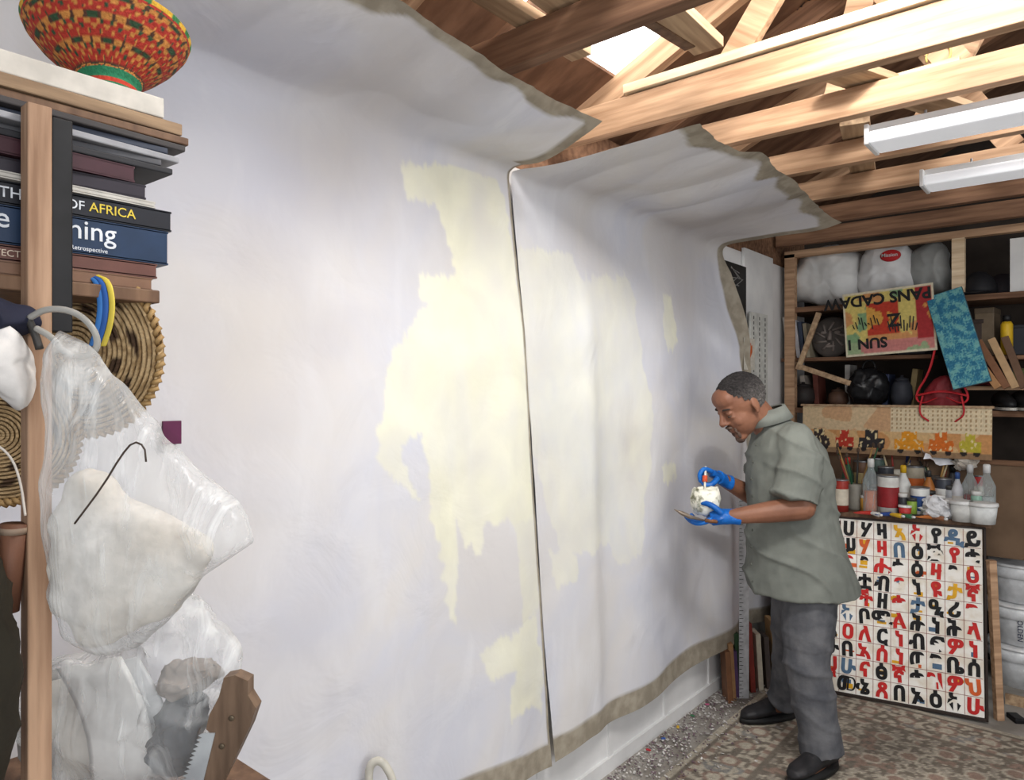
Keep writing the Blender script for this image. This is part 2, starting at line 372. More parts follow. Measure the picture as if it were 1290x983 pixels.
def canvas(lbl, nu, Xo, Yo, zo, Yc, zc, Yb, zb, fold, far, its):
    u = np.linspace(0, 1, nu)[None, :]
    lr = lambda p: p[0]+(p[1]-p[0])*u
    n1, n2 = 52, 236
    s = np.linspace(0, 1, n1)[:, None]; w = np.linspace(0, 1, n2)[1:, None]
    Yu = lr(Yo); sd = 5 if far else 9
    wob = rag(Yu, .33, .034, sd)+rag(Yu, .13, .012, sd+1)+rag(Yu, .025, .003, sd+2)
    X0 = lr(Xo)+wob; Z0 = zo+rag(Yu, .17, .010, sd+3)-(.07*np.clip((u-.75)/.25, 0, 1)**2 if far else 0)
    X1, Y1, Z1 = -1.572, lr(Yc), zc
    X = np.concatenate([X0+(X1-X0)*s, X1+0*(u*w)]); Y = np.concatenate([Yu+(Y1-Yu)*s, Y1+(lr(Yb)-Y1)*w])
    Zb = lr(zb)+.012*np.sin(u*9+1)
    Z = np.concatenate([Z0+(Z1-Z0)*s**.9, Z1+(Zb-Z1)*w])
    Xs, Zs = X.copy(), Z.copy()
    for it in range(its):
        for Q in (Xs, Zs): Q[1:-1] = .5*Q[1:-1]+.25*(Q[:-2]+Q[2:])
        if it == 8: X8, Z8 = Xs.copy(), Zs.copy()
    e = np.clip(np.minimum(u/.25, 1) if far else np.minimum((1-u)/.3, 1), 0, 1)
    X = X8+(Xs-X8)*e; Z = Z8+(Zs-Z8)*e
    nv = X.shape[0]; arc = np.arange(nv)[:, None]*.009+0*u
    d = .003*sines(Y, arc, 6)+.001*sines(Y, arc, 20)
    wall = np.clip((arc-.5)/.5, 0, 1)
    d += fold*wall*(.5+.5*arc)*(.5+.5*np.sin(Y*11+arc*.7+1.6*np.sin(Y*3)))*np.clip(.1+.9*u if far else u**2, 0, 1)
    d += .012*wall*np.exp(-((Y-(2.25+.05*arc))/.06)**2)*(1 if far else 0)
    X += np.maximum(d, -.015)*wall + .012*wall; Z -= (1-wall)*np.abs(sines(Y, arc, 9))*.007
    if far:
        ee = np.clip((u-.93)/.07, 0, 1)**2
        X += ee*.05*np.clip((arc-.4)/.2, 0, 1); Y = Y+np.clip((u-.9)/.1, 0, 1)*(rag(arc, .3, .035, 31)+rag(arc, .12, .015, 32)+.02)
    ceilm = 1-np.clip(arc/.42, 0, 1); Z -= .03*ceilm*(1-ceilm)*4*(.5+.5*rag(Y, .3, 1, sd+7))
    Z += np.clip(1-arc/.06, 0, 1)*rag(Y, .13, .01, sd+8)
    yy = Y+.006*sines(Y, Z, 60)+.010*sines(Y, Z, 18); zz = Z+.010*sines(Y*2, Z, 40)+.008*sines(Y*3, Z*.5, 80)
    mk = np.zeros(X.shape)
    for p, k in zip(yellow, wts): mk = np.maximum(mk, k*inpoly(yy, zz, p))
    mk *= (arc > .5)
    mk *= np.clip(.82+.18*sines(Y*1.4, Z, 9)+.1*sines(Y*1.3, Z*.8, 40), .4, 1)
    mk[1:-1, 1:-1] = .5*mk[1:-1, 1:-1]+.125*(mk[:-2, 1:-1]+mk[2:, 1:-1]+mk[1:-1, :-2]+mk[1:-1, 2:])
    st = np.zeros(X.shape)
    for y_, z_, r_, k_ in stains: st += k_*.6*np.exp(-(((Y-y_)/r_)**2+((Z-z_)/(r_*1.4))**2)*(1+.4*sines(Y, Z, 12, 6)))
    st = np.clip(st, 0, .8)
    e0 = arc; e1 = (nv-1)*.009-arc
    tn = np.clip((.05+rag(Y, .1, .026, sd+5)-e0)/.012, 0, 1)+np.clip((.1+rag(Y, .2, .012, sd+6)-e1)/.012, 0, 1)
    if far: tn += np.clip((u-.962-.012*rag(arc, .15, 1, 33))/.006, 0, 1)
    else: tn += np.clip((u-.9945)/.002, 0, 1)*(arc > .35)+np.clip((u-.97)/.01, 0, 1)*(arc < .38)
    tn = np.clip(tn, 0, 1)
    co = np.stack([X, Y, Z], -1).reshape(-1, 3)
    me = bpy.data.meshes.new('painted_canvas'); idx = np.arange(nv*nu).reshape(nv, nu)
    fc = np.stack([idx[:-1, :-1], idx[1:, :-1], idx[1:, 1:], idx[:-1, 1:]], -1).reshape(-1, 4)
    me.from_pydata(co.tolist(), [], fc.tolist()); me.materials.append(cm)
    me.polygons.foreach_set('use_smooth', [True]*len(me.polygons))
    o = bpy.data.objects.new('painted_canvas', me); C.objects.link(o)
    setcol(o, np.stack([mk, tn, st, 0*mk+1], -1).reshape(-1, 4), 'paint')
    return tag(o, lbl, 'canvas', 'large unstretched canvases on the left wall')
canvas('large primed canvas nearest the camera with pale yellow figure-like patch', 300, (-1.17, -1.21), (-.2, 1.9), 2.425, (-.2, 1.854), 2.33, (-.2, 2.08), (.36, .22), .012, False, 150)
canvas('farther primed canvas in front of the man, right of the dark seam', 310, (-.97, -.98), (2.09, 3.5), 2.425, (1.864, 3.52), 2.335, (2.092, 4.33), (.215, .28), .05, True, 60)

# ================================================================ wall bits beyond canvas
def flat_on_wall(name, lbl, cat, pxs, pys, th=.012, X=-1.6):
    a = atx(pxs[0], pys[0], X+th); b = atx(pxs[1], pys[1], X+th)
    r = thing(name, lbl, cat, (X, (a.y+b.y)/2, b.z)); return r, abs(b.y-a.y), a.z-b.z
r, w, h = flat_on_wall('poster', 'black poster with white lettering tucked behind the canvas right edge', 'poster', (896, 940), (322, 402), .03)
r.location.x = -1.572
MB().box((0, 0, h/2), (.004, w, h)).build('sheet', 'blackp', r)
pp = MB()
for k in range(7): pp.box((.003, w*.2+.03*math.sin(k*2), h*.6+k*h*.045), (.001, w*.3*(.5+.5*abs(math.sin(k*1.7))), .004), (.5*math.sin(k), 0, 0))
pp.build('figure_print', solid((150, 148, 144)), r)
pt = MB(); pt.text('ael', .06, T(.0032, w*.1, h*.3) @ TX, .01); pt.text('studio', .018, T(.0032, w*.1, h*.2) @ TX); pt.text('october', .014, T(.0032, w*.1, h*.12) @ TX)
pt.build('lettering', solid((216, 216, 214)), r)
r, w, h = flat_on_wall('white_board', 'tall white board leaning against the wall beyond canvas', 'board', (936, 972), (312, 760))
MB().box((.012, 0, h/2), (.018, w, h), bev=.002).build('sheet', 'white', r)
r, w, h = flat_on_wall('metal_shelf_bracket', 'white slotted metal strip standing before the white board', 'bracket', (942, 966), (402, 500), .04)
r.location.x = -1.555; r.location.z = 0; h = 2.02
MB().box((0, 0, h/2), (.012, w*.9, h), bev=.002).build('strip', solid((206, 206, 200)), r)
sb = MB()
for k in range(34):
    for j in (-.3, 0, .3): sb.box((.007, j*w, 1.0+k*.03), (.002, .01, .018))
sb.build('slots', solid((110, 108, 104)), r)
r = thing('flower_picture', 'small orange flower painting beside the canvas edge above the man', 'painting', atx(944, 466, -1.49))
panel('art', .15, .17, 16, 16, lambda u, v: (196, 92, 40) if (u-.5)**2+(v-.62)**2 < .07+.03*nz(u*9, v*9) else ((92, 60, 40) if abs(u-.5) < .07 and v < .5 else (206, 200, 188)), r).rotation_euler = (0, 0, PI/2)
p = atz(930, 878, 0)
r = thing('metal_ruler', 'long steel ruler standing upright against the lower canvas', 'ruler', (p.x+.03, p.y, 0), (0, 0, A))
MB().box((0, 0, .53), (.05, .004, 1.06)).build('blade', mat('ruler_steel', (214, 214, 216), (186, 186, 188), 30, .5), r)
tk = MB()
for k in range(52): tk.box((-.018 if k % 2 else -.014, -.003, .01+k*.02), (.012 if k % 2 else .02, .001, .0025))
tk.build('scale_marks', 'blackp', r)
bc = [(130, 88, 60), (172, 130, 90), (96, 70, 110), (60, 90, 60), (190, 180, 60), (150, 60, 50), (200, 190, 170), (70, 60, 56), (176, 140, 96), (120, 110, 100)]
bl = ['reddish brown', 'tan', 'dull purple', 'dark green', 'mustard yellow', 'brick red', 'cream', 'dark grey', 'light oak', 'warm grey']
for k in range(10):
    p = atz(886+k*10, 878-k*1.5, 0); hh = [.26, .29, .24, .32, .27, .36, .3, .28, .36, .33][k]
    o = MB().box((0, 0, hh/2), (.026, .1, hh), bev=.002).build('wooden_board', solid(bc[k]), None, loc=(max(-1.5, p.x+.02), p.y+.05, 0)); o.rotation_euler = (0, -.06, A)
    tag(o, bl[k]+' board offcut standing on the floor below the canvas corner', 'board', 'offcuts below the canvas corner')

# ================================================================ RUG + floor debris
def rug():
    x0, x1, y0, y1 = -1.4, .5, 1.6, 3.97; nx, ny = 210, 262
    mb = MB(); vs = []; cols = []
    cream, dk, rd, gr, bl_ = (196, 186, 168), (130, 120, 108), (158, 134, 120), (164, 155, 141), (148, 145, 139)
    def col(x, y):
        dx = min(x-x0, x1-x); dy = min(y-y0, y1-y); b = min(dx, dy); s = y if dx < dy else x
        n = nz(x*34, y*34); m = nz(x*9, y*9, 4)
        if b < .03: return cream
        if b < .05 or .27 < b < .29: return dk
        if b < .08 or .24 < b < .27: return rd if math.sin(s*90) > 0 else cream
        if b < .24:
            q = math.hypot((s*6 % 1-.5)/6, b-.16)
            if q < .03: return cream
            if q < .045: return rd
            if n > .05: return cream
            if m > .2: return bl_
            return dk
        g = math.sin(x*26)*math.sin(y*26); g2 = math.sin((x+y)*42)*math.sin((x-y)*42)
        if g > .7: return rd
        if g > .45: return cream
        if g2 > .5: return dk
        if n > .12: return dk
        if m < -.25: return rd
        return gr if n < -.08 else cream
    for j in range(ny+1):
        for i in range(nx+1):
            x = x0+(x1-x0)*i/nx; y = y0+(y1-y0)*j/ny
            vs.append(mb.bm.verts.new((x, y, .007+.002*nz(x*3, y*3)))); c = col(x, y); f = .92+.3*nz(x*2, y*2, 9)+.16*nz(x*60, y*60, 2)
            cols.append(lin(tuple(min(255, k*f) for k in c)))
    for j in range(ny):
        for i in range(nx):
            k = j*(nx+1)+i; mb.bm.faces.new((vs[k], vs[k+1], vs[k+nx+2], vs[k+nx+1]))
    o = mb.build('patterned_rug', 'rug', recalc=False); setcol(o, cols)
    tag(o, 'worn oriental rug with faded cream and brown floral pattern under the man', 'rug')
rug()
for c_, nm, sd in (((216, 212, 208), 'paint_chips', 0), ((116, 96, 104), 'dark_paint_chips', 1)):
    db = MB(); rr = random.Random(sd)
    for k in range(950):
        y = rr.uniform(1.9, 4.0); x = -1.57+abs(rr.gauss(0, .13)); s = rr.uniform(.0025, .009)
        db.box((x, y, .012+s*.1), (s, s*rr.uniform(.5, 1.8), s*.25), (rr.random()*.4, rr.random()*.4, rr.random()*3))
    tag(db.build(nm, mat(nm+'_mat', c_, tuple(v*.8 for v in c_), 30, .8)), ('white' if not sd else 'dark purplish')+' paint chips scattered along the foot of the wall', 'debris', kind='stuff')
for k, (c, l) in enumerate([((190, 50, 60), 'red'), ((60, 90, 160), 'blue'), ((220, 180, 60), 'yellow'), ((60, 120, 80), 'green'), ((190, 90, 130), 'pink')]):
    p = atz(800+k*22, 938-k*13, .02)
    o = MB().box((0, 0, .004), (.02, .012, .006), (0, 0, k), .002).build('paint_flake', solid(c), None, loc=(max(-1.54, p.x), p.y, .013)); tag(o, l+' dried paint flake on the floor by the wall', 'paint flake', 'coloured paint flakes by the wall')

# ================================================================ LETTERED PAINTING + TABLE
PL = (-1.395, 3.84); PR = (-.45, 4.03); rot = math.atan2(PR[1]-PL[1], PR[0]-PL[0]); W_ = math.hypot(PR[0]-PL[0], PR[1]-PL[1]); Hh = .905
mid = ((PL[0]+PR[0])/2, (PL[1]+PR[1])/2)
r = thing('glyph_painting', 'square painting with grid of red, black and yellow script characters leaning on the table', 'painting', (mid[0], mid[1], .012), (-math.radians(8), 0, rot))
MB().box((0, .012, Hh/2), (W_-.02, .02, Hh-.02)).build('canvas_panel', mat('art_cream', (240, 236, 228), (226, 216, 200), 14, .6, lo=.45, hi=.6), r)
for c, d in (((0, .01, .006), (W_+.01, .036, .014)), ((0, .01, Hh-.004), (W_+.01, .036, .01)), ((-W_/2, .01, Hh/2), (.011, .036, Hh)), ((W_/2, .01, Hh/2), (.011, .036, Hh))): MB().box(c, d, bev=.002).build('frame_rail', solid((48, 36, 30)), r)
nc, nr = 12, 10; cw = (W_-.02)/nc; ch = (Hh-.03)/nr
gl = MB()
for i in range(1, nc): gl.box((-W_/2+.01+i*cw, .001, Hh/2), (.0022, .001, Hh-.03))
for j in range(1, nr): gl.box((0, .001, .015+j*ch), (W_-.03, .001, .0022))
gl.build('grid_lines', solid((150, 92, 80)), r)
rows = ['ሀለሐሠሀሃዛኣትየዲይ', 'ሠረሰሸሠሃዛበዕጅየቂ', 'ቀበተቸጋንሑጎዕዛንዕ', 'ኀነኘአዮቷብፃነዩታኛ', 'ከወዘዠቀችዘቀታዒሪገ', 'የደጀገትቦሚለሕነሕላ', 'ጠጨጰጸዐለርነብፍዎነ', 'ፀፈፐሁበኣሰነወገቤሰ', 'ሂሃሄህሁናፅኛቀዝዎህ', 'ሎሙኒሻሙኔጸበኦዕትሁ']
cols = {'k': (24, 22, 24), 'r': (204, 40, 38), 'y': (230, 172, 36), 'o': (216, 96, 44), 'b': (84, 112, 140)}
lay = {k: MB() for k in cols}
rr = random.Random(5)
for j, row in enumerate(rows):
    for i, chh in enumerate(row):
        k = rr.choices('kryob', (5.5, 5, .9, .5, .5))[0]
        x = -W_/2+.01+(i+.5)*cw; z = Hh-.015-(j+.88)*ch
        lay[k].text(chh, min(ch, cw)*1.2, T(x, -.0006-.0001*((i+j) % 3), z) @ Matrix.Rotation(rr.uniform(-.08, .08), 4, 'Y') @ TZ, .046, .001, 'CENTER')
        for _ in range(rr.choice((0, 0, 1, 2))):
            kk = rr.choice('yyobyro'); s1, s2 = rr.uniform(.012, .045), rr.uniform(.006, .026)
            lay[kk].box((x+rr.uniform(-.02, .02), .0013, z+ch*rr.uniform(.0, .7)), (s1, .0008, s2))
nmn = {'k': 'black_characters', 'r': 'red_characters', 'y': 'yellow_characters', 'o': 'orange_characters', 'b': 'blue_characters'}
for k in lay: lay[k].build(nmn[k], solid(cols[k]), r, recalc=False)
TH = .93
r = thing('work_table', 'wooden work table crowded with paint jars behind the script painting', 'table', (mid[0], mid[1], 0), rot)
MB().box((.0, .3, TH-.015), (W_+.06, .3, .03), bev=.003).build('tabletop', 'brown', r)
for sx in (-.45, .45):
    for sy in (.2, .4): MB().box((sx, sy, (TH-.03)/2), (.05, .05, TH-.03)).build('leg', 'brown', r)
r = thing('timber_post', 'narrow upright timber standing at the right of the script painting', 'timber', (-.412, 4.12, 0), (-.03, -.03, A))
MB().box((0, 0, .38), (.035, .03, .76), bev=.002).build('plank', 'joist', r)

# ------------------------------------------------ table clutter
def lathe_thing(name, lbl, cat, loc, parts, group=None, rot=0, tilt=None):
    r = thing(name, lbl, cat, loc, tilt or (0, 0, rot), group)
    for pn, prof, m in parts: MB().lathe(prof, n=20).build(pn, m, r, True)
    return r
def onT(px, back): py = 648+(px-1060)/175*12 - back; return atz(px, py, TH)
G = 'jars and bottles on the work table'
def can(px, back, rad, h, c, lbl, band=None):
    rad *= 1.1; h *= 1.12
    lathe_thing('paint_can', lbl, 'can', onT(px, back), [('body', [(rad, 0), (rad, h*.98), (rad*.97, h)], solid(c, .4)), ('label_band', [(rad*1.01, h*.2), (rad*1.015, h*.22), (rad*1.015, h*.7), (rad*1.01, h*.72)], solid(band or (200, 60, 50), .5)), ('rim', [(rad*.9, h*.97), (rad*1.03, h*.98), (rad*1.03, h*1.02), (rad*.9, h*1.02)], 'metal')], G)
def bottle(px, back, rad, h, c, cc, lbl, glass=True):
    rad *= 1.1; h *= 1.1
    lathe_thing('plastic_bottle', lbl, 'bottle', onT(px, back), [('body', [(rad*.9, 0), (rad, h*.05), (rad, h*.6), (rad*.4, h*.8), (rad*.35, h*.86)], 'glass' if glass else solid(c, .4)), ('contents', [(rad*.85, .004), (rad*.9, h*.06), (rad*.9, h*.4)], solid(c, .4)) if glass else ('label_band', [(rad*1.02, h*.15), (rad*1.02, h*.45)], solid((210, 205, 196))), ('cap', [(rad*.42, h*.84), (rad*.42, h*.98), (rad*.3, h)], solid(cc, .4))], G)
def brushjar(px, back, rad, h, n, c, lbl, tall=.15, seed=1):
    rr = random.Random(seed); r = lathe_thing('brush_jar', lbl, 'jar', onT(px, back), [('jar', [(rad*.9, 0), (rad, .01), (rad, h*.9), (rad*.93, h)], solid(c, .4))], G)
    for k in range(n):
        a = rr.uniform(0, 6.3); d = V((math.cos(a)*.35, math.sin(a)*.2, 1)); q = V((math.cos(a)*rad*.4, math.sin(a)*rad*.4, h*.5)); L_ = tall*rr.uniform(.75, 1.1)
        cc = rr.choice([(190, 150, 90), (40, 90, 60), (150, 50, 40), (60, 60, 60), (220, 200, 160)])
        MB().tube([q, q+d*L_*.6, q+d*L_], [.004, .006, .003], 8).build('brush_handle', solid(cc, .4), r, True)
        MB().ell(q+d*(L_+.008), (.008, .006, .016), 8).build('bristle_tip', solid((90, 70, 56)), r, True)
brushjar(1078, 7, .038, .14, 9, (150, 146, 136), 'grey jar of tall paint brushes at the left end of table', .26, 1)
bottle(1097, 5, .036, .26, (214, 120, 70), (230, 230, 226), 'clear bottle with orange paint remnants near table left')
can(1119, 4, .046, .18, (226, 224, 218), 'white paint can with dark red label at table centre left', (150, 40, 44))
bottle(1138, 7, .032, .23, (226, 226, 222), (226, 180, 40), 'white bottle with yellow cap behind the tubes', False)
can(1104, 17, .044, .23, (84, 104, 96), 'dark green can at the back of table', (60, 60, 64))
brushjar(1128, 17, .044, .2, 9, (206, 200, 186), 'cream jar of paint brushes at the back of table', .2, 2)
can(1152, 16, .045, .2, (190, 180, 160), 'beige paint can with orange label at the back', (216, 110, 50))
can(1159, 5, .04, .13, (236, 236, 232), 'short white can with blue label beside crumpled paper', (50, 80, 140))
bottle(1200, 15, .032, .22, (60, 60, 64), (20, 20, 20), 'black bottle standing behind the crumpled paper', False)
bottle(1222, 10, .033, .24, (180, 60, 60), (220, 220, 220), 'clear bottle with red paint inside right of centre')
bottle(1243, 7, .036, .25, (190, 196, 196), (240, 240, 240), 'tall clear water bottle at the right end of table')
can(1060, 4, .032, .15, (170, 60, 50), 'small red can at far left end of table', (220, 210, 190))
can(1213, 17, .04, .2, (220, 216, 206), 'cream can with green label at the back right', (60, 120, 70))
brushjar(1178, 16, .04, .18, 9, (90, 84, 80), 'dark jar of brushes at the back right of table', .18, 3)
can(1086, 18, .04, .21, (120, 90, 70), 'rusty brown can at the back left of table', (190, 170, 120))
bottle(1068, 15, .03, .24, (60, 90, 70), (200, 60, 50), 'green bottle with red cap at the back left', False)
bottle(1144, 17, .028, .26, (200, 196, 186), (40, 60, 120), 'cream bottle with dark blue cap at the table back', False)
can(1188, 11, .036, .16, (70, 74, 84), 'slate grey can with white label near the paper towel', (226, 226, 222))
bottle(1170, 11, .028, .2, (190, 120, 60), (60, 60, 60), 'amber bottle with grey cap behind the paper towel', False)
can(1234, 16, .036, .17, (186, 60, 60), 'red can with cream label behind the red paint bottle', (226, 220, 200))
bottle(1110, 9, .024, .17, (40, 60, 110), (220, 220, 220), 'small dark blue bottle between the cans', False)
bottle(1164, 17, .03, .27, (230, 228, 220), (190, 50, 50), 'tall white bottle with red cap at the table back', False)
can(1116, 12, .036, .2, (60, 62, 70), 'dark charcoal can with yellow label in the middle left', (216, 180, 60))
bottle(1191, 18, .03, .26, (120, 60, 50), (230, 230, 226), 'rust coloured bottle with white cap at the table back', False)
bottle(1206, 10, .026, .2, (210, 210, 214), (60, 90, 150), 'silver bottle with blue cap beside the slate can', False)
smj = [('lilac', (160, 140, 180)), ('teal', (50, 120, 120)), ('pink', (210, 130, 140)), ('ochre', (190, 140, 60)), ('ivory', (226, 220, 204)), ('crimson', (150, 30, 40)), ('sky blue', (120, 160, 200)), ('charcoal', (54, 54, 58)), ('lime green', (140, 170, 70)), ('chalk white', (240, 240, 238)), ('burnt orange', (190, 90, 40)), ('chocolate', (90, 60, 46)), ('silver', (170, 172, 176)), ('violet', (90, 60, 120)), ('mustard', (206, 166, 50)), ('mint', (160, 200, 180))]
rj = random.Random(11)
for k, (nm_, c) in enumerate(smj):
    px = 1056+k*11.6; rad = rj.uniform(.022, .029); h = rj.uniform(.08, .15)
    lathe_thing('paint_jar', 'small jar of '+nm_+' paint among the clutter on the work table', 'jar', onT(px, rj.uniform(2.5, 12)), [('body', [(rad, 0), (rad, h*.8), (rad*.85, h*.86)], solid(c, .35)), ('lid', [(rad*.95, h*.84), (rad*.97, h*.98), (rad*.85, h)], solid((232, 230, 226) if k % 2 else (60, 58, 56), .4))], 'small paint jars on the work table')
def tub(px, back, rad, h, c, lbl):
    lathe_thing('plastic_tub', lbl, 'tub', onT(px, back), [('body', [(rad*.85, 0), (rad, h*.85)], solid(c, .4)), ('lid', [(rad*1.05, h*.84), (rad*1.07, h*.9), (rad*1.05, h), (rad*.9, h*1.02)], solid((240, 240, 238), .4))], G)
tub(1238, 1, .062, .1, (232, 234, 232), 'wide white lidded tub at front right corner of table')
tub(1212, 2, .052, .1, (214, 214, 210), 'grey white tub beside the wide tub')
tub(1194, 6, .05, .09, (150, 170, 190), 'low bluish tub in the middle right of table')
tub(1140, 2, .03, .06, (200, 60, 60), 'tiny red tub among the paint tubes')
tubes = [((196, 60, 50), 'red'), ((230, 230, 226), 'white'), ((50, 80, 150), 'blue'), ((226, 180, 50), 'yellow'), ((60, 120, 80), 'green'), ((40, 40, 44), 'black'), ((200, 120, 60), 'orange'), ((150, 100, 70), 'brown')]
for k, (c, l) in enumerate(tubes):
    px = 1088+k*13; rr = random.Random(k)
    r = thing('paint_tube', l+' paint tube lying at the front of the work table', 'paint tube', onT(px, .8)+V((0, .0, .012)), (0, 0, rr.uniform(-.9, .9)), 'paint tubes on the work table')
    MB().loft([((-.05, 0, 0), (0, .017, 0), (0, 0, .002)), ((-.01, 0, 0), (0, .014, 0), (0, 0, .009)), ((.035, 0, 0), (0, .012, 0), (0, 0, .012)), ((.042, 0, 0), (0, .006, 0), (0, 0, .006))], 12).build('body', solid(c, .4), r, True)
    MB().loft([((.04, 0, 0), (0, .007, 0), (0, 0, .007)), ((.056, 0, 0), (0, .006, 0), (0, 0, .006))], 10).build('cap', solid((236, 236, 234)), r, True)
def crumple(name, lbl, cat, loc, rad, c, fr=14, amp=.35, group=None, fl=1):
    mb = MB(); mb.ell((0, 0, rad*fl*.8), (rad, rad, rad*fl), 32)
    for v in mb.bm.verts: q = v.co*fr/rad*.06; v.co += noise.noise_vector(q)*rad*amp+noise.noise_vector(q*2.5)*rad*amp*.4; v.co.z = max(v.co.z, 0)
    return tag(mb.build(name, solid(c, .8), None, loc=loc), lbl, cat, group)
crumple('crumpled_paper', 'crumpled white paper towel in the middle of work table', 'paper', onT(1178, 3), .06, (236, 236, 238), 30, .6)
crumple('plastic_wrap', 'white wad of plastic wrap between the tubs and the slate can', 'wrap', onT(1203, 4), .04, (226, 228, 232), 30, .6)
crumple('cotton_rag', 'cream coloured rag bundled on top of the back row of cans', 'rag', onT(1215, 14)+V((0, 0, .225)), .05, (216, 208, 196), 30, .6)
r = thing('paper_sheet', 'folded white sheet lying on top of the brush jars', 'paper', onT(1190, 15)+V((0, 0, .29)), (.9, .25, A))
pm = MB(); vs = [[pm.bm.verts.new((-.13+.026*i, -.06+.024*j, .02*math.sin(i*1.3+j)+.012*math.sin(j*2.2))) for i in range(11)] for j in range(6)]
for j in range(5):
    for i in range(10): pm.bm.faces.new((vs[j][i], vs[j][i+1], vs[j+1][i+1], vs[j+1][i]))
pm.build('sheet', solid((240, 240, 244)), r, True)
crumple('paint_rag', 'grey paint stained rag heaped behind the red can', 'rag', onT(1070, 12), .055, (130, 124, 120), 30, .6)

# ================================================================ BACK SHELVES
YS = 4.5
r = thing('wall_shelf_unit', 'rough timber shelving on the back wall packed with supplies', 'shelving', (-1.56, YS, 1.4))
x_r = .7
def sp(px): return aty(px, 400, YS).x
MB().box2((.0, 0, -1.4), (.06, .05, 1.02)).build('post', 'joist', r)
MB().box2((sp(1207)+1.56-.03, .0, .7), (sp(1207)+1.56+.03, .04, 1.0)).build('post', 'plank', r)
for z in (1.47, 2.09): MB().box2((0.0, .01, z-1.4-.03), (x_r+1.56, .36, z-1.4)).build('shelf_board', 'joistd', r)
MB().box2((sp(1215)+1.56, .02, 1.74-1.4), (x_r+1.56, .36, 1.76-1.4)).build('shelf_board', 'joistd', r)
MB().box2((sp(1215)+1.56, .02, 1.58-1.4), (x_r+1.56, .36, 1.6-1.4)).build('shelf_board', 'joist', r)
MB().box2((0, 0.0, 1.0), (x_r+1.56, .05, 1.04)).build('top_rail', 'joist', r)
def sack(lbl, px, zb, w, h, d, c, y, seed):
    p = aty(px, 400, y); r = thing('plastic_sack', lbl, 'sack', (p.x, y, zb), 0, 'sacks on the top shelf')
    out = [(-w*.45, 0), (-w*.2, -0.0), (w*.2, 0), (w*.45, .0), (w*.52, h*.3), (w*.46, h*.7), (w*.3, h*.95), (0, h), (-w*.34, h*.93), (-w*.5, h*.65), (-w*.53, h*.3)]
    MB().puff(out, 0, d, .01, 9, seed=seed).build('bag', mat('sack_%d' % seed, c, tuple(v*.92 for v in c), 9, .45, .3), r, True)
    return r, w, h
r, w, h = sack('bulging white plastic sack leaning at left end of the top shelf', 1036, 2.11, .44, .38, .15, (222, 222, 220), 4.68, 1)
r.rotation_euler = (0, .25, 0)
r, w, h = sack('upright white sack with red logo second on the top shelf', 1119, 2.11, .32, .36, .13, (222, 222, 222), 4.66, 2)
MB().ell((.04, -.13, .24), (.055, .012, .034), 18).build('red_logo', solid((190, 40, 44)), r, True)
MB().text('Mission', .028, T(-.005, -.145, .233) @ TZ, .01).build('lettering', solid((226, 226, 226)), r)
r, w, h = sack('greyish clear bag beside the upright post on the top shelf', 1174, 2.11, .2, .32, .12, (150, 152, 150), 4.68, 3)
def cap_thing(px, z, c, lbl, y=4.6):
    p = aty(px, 400, y); r = thing('baseball_cap', lbl, 'cap', (p.x, y, z), random.uniform(-.5, .5), 'caps on the top shelf')
    MB().lathe([(.085, 0), (.088, .03), (.07, .085), (.035, .12), (.0, .13)], n=20).build('crown', solid(c), r, True)
    MB().loft([((0, -.06, .01), (.075, 0, 0), (0, 0, .005)), ((0, -.12, .005), (.065, 0, 0), (0, 0, .005)), ((0, -.15, 0), (.03, 0, 0), (0, 0, .004))], 14).build('brim', solid(c), r, True)
cap_thing(1233, 2.095, (30, 30, 34), 'black cap left on the top shelf past the post'); cap_thing(1263, 2.095, (44, 40, 46), 'charcoal cap right of the black cap on the top shelf', 4.76)
p = aty(1287, 350, 4.56); tag(MB().box((0, 0, .14), (.1, .012, .28), bev=.002).build('white_card', 'white', None, loc=(p.x, 4.56, 2.095)), 'white card standing on the top shelf at right picture edge', 'card')
for k, c in enumerate([(200, 196, 188), (120, 60, 50), (190, 190, 196), (60, 70, 90), (150, 140, 120)]):
    p = aty(994+k*6, 440, 4.58); hh = .26-.012*k
    r = thing('art_book', ['white', 'brown', 'light grey', 'navy', 'khaki'][k]+' book standing at left end of the middle shelf', 'book', (p.x+.02, 4.6, 1.78), (0, -.12, 0), 'books at left end of middle shelf')
    MB().box((0, 0, hh/2), (.022, .16, hh), bev=.002).build('cover', solid(c), r); MB().box((0, .003, hh/2+.001), (.017, .156, hh-.002)).build('pages', solid((226, 220, 206)), r)
p = aty(1040, 440, YS); tag(MB().box2((-.27, 0, -.02), (.55, .22, 0)).build('ledge_board', 'joistd', None, loc=(p.x, 4.52, 1.778)), 'ledge board under the carved mask and books', 'board')
p = aty(1034, 468, YS-.02); r = thing('wooden_stretcher', 'pale angled wooden frame piece hanging before the middle shelf', 'frame', (p.x, YS-.035, 1.68), (0, .35, 0))
MB().box((-.13, 0, .16), (.03, .02, .36), bev=.002).build('rail', 'plankY', r); MB().box((0.03, 0, 0), (.3, .02, .03), bev=.002).build('rail', 'plankY', r)
p = aty(1042, 440, YS); r = thing('carved_mask', 'round dark carved mask on the ledge beneath the white sacks', 'mask', (p.x, 4.58, 1.778), (-.1, 0, 0))
MB().ell((0, 0, .125), (.12, .03, .125), 24).build('face', solid((84, 78, 74)), r, True)
cv = MB()
for k in range(9): a = k*.7; cv.tube([V((.09*math.cos(a), -.02, .125+.09*math.sin(a))), V((.03*math.cos(a+.5), -.034, .125+.04*math.sin(a+.5)))], [.008, .005], 8)
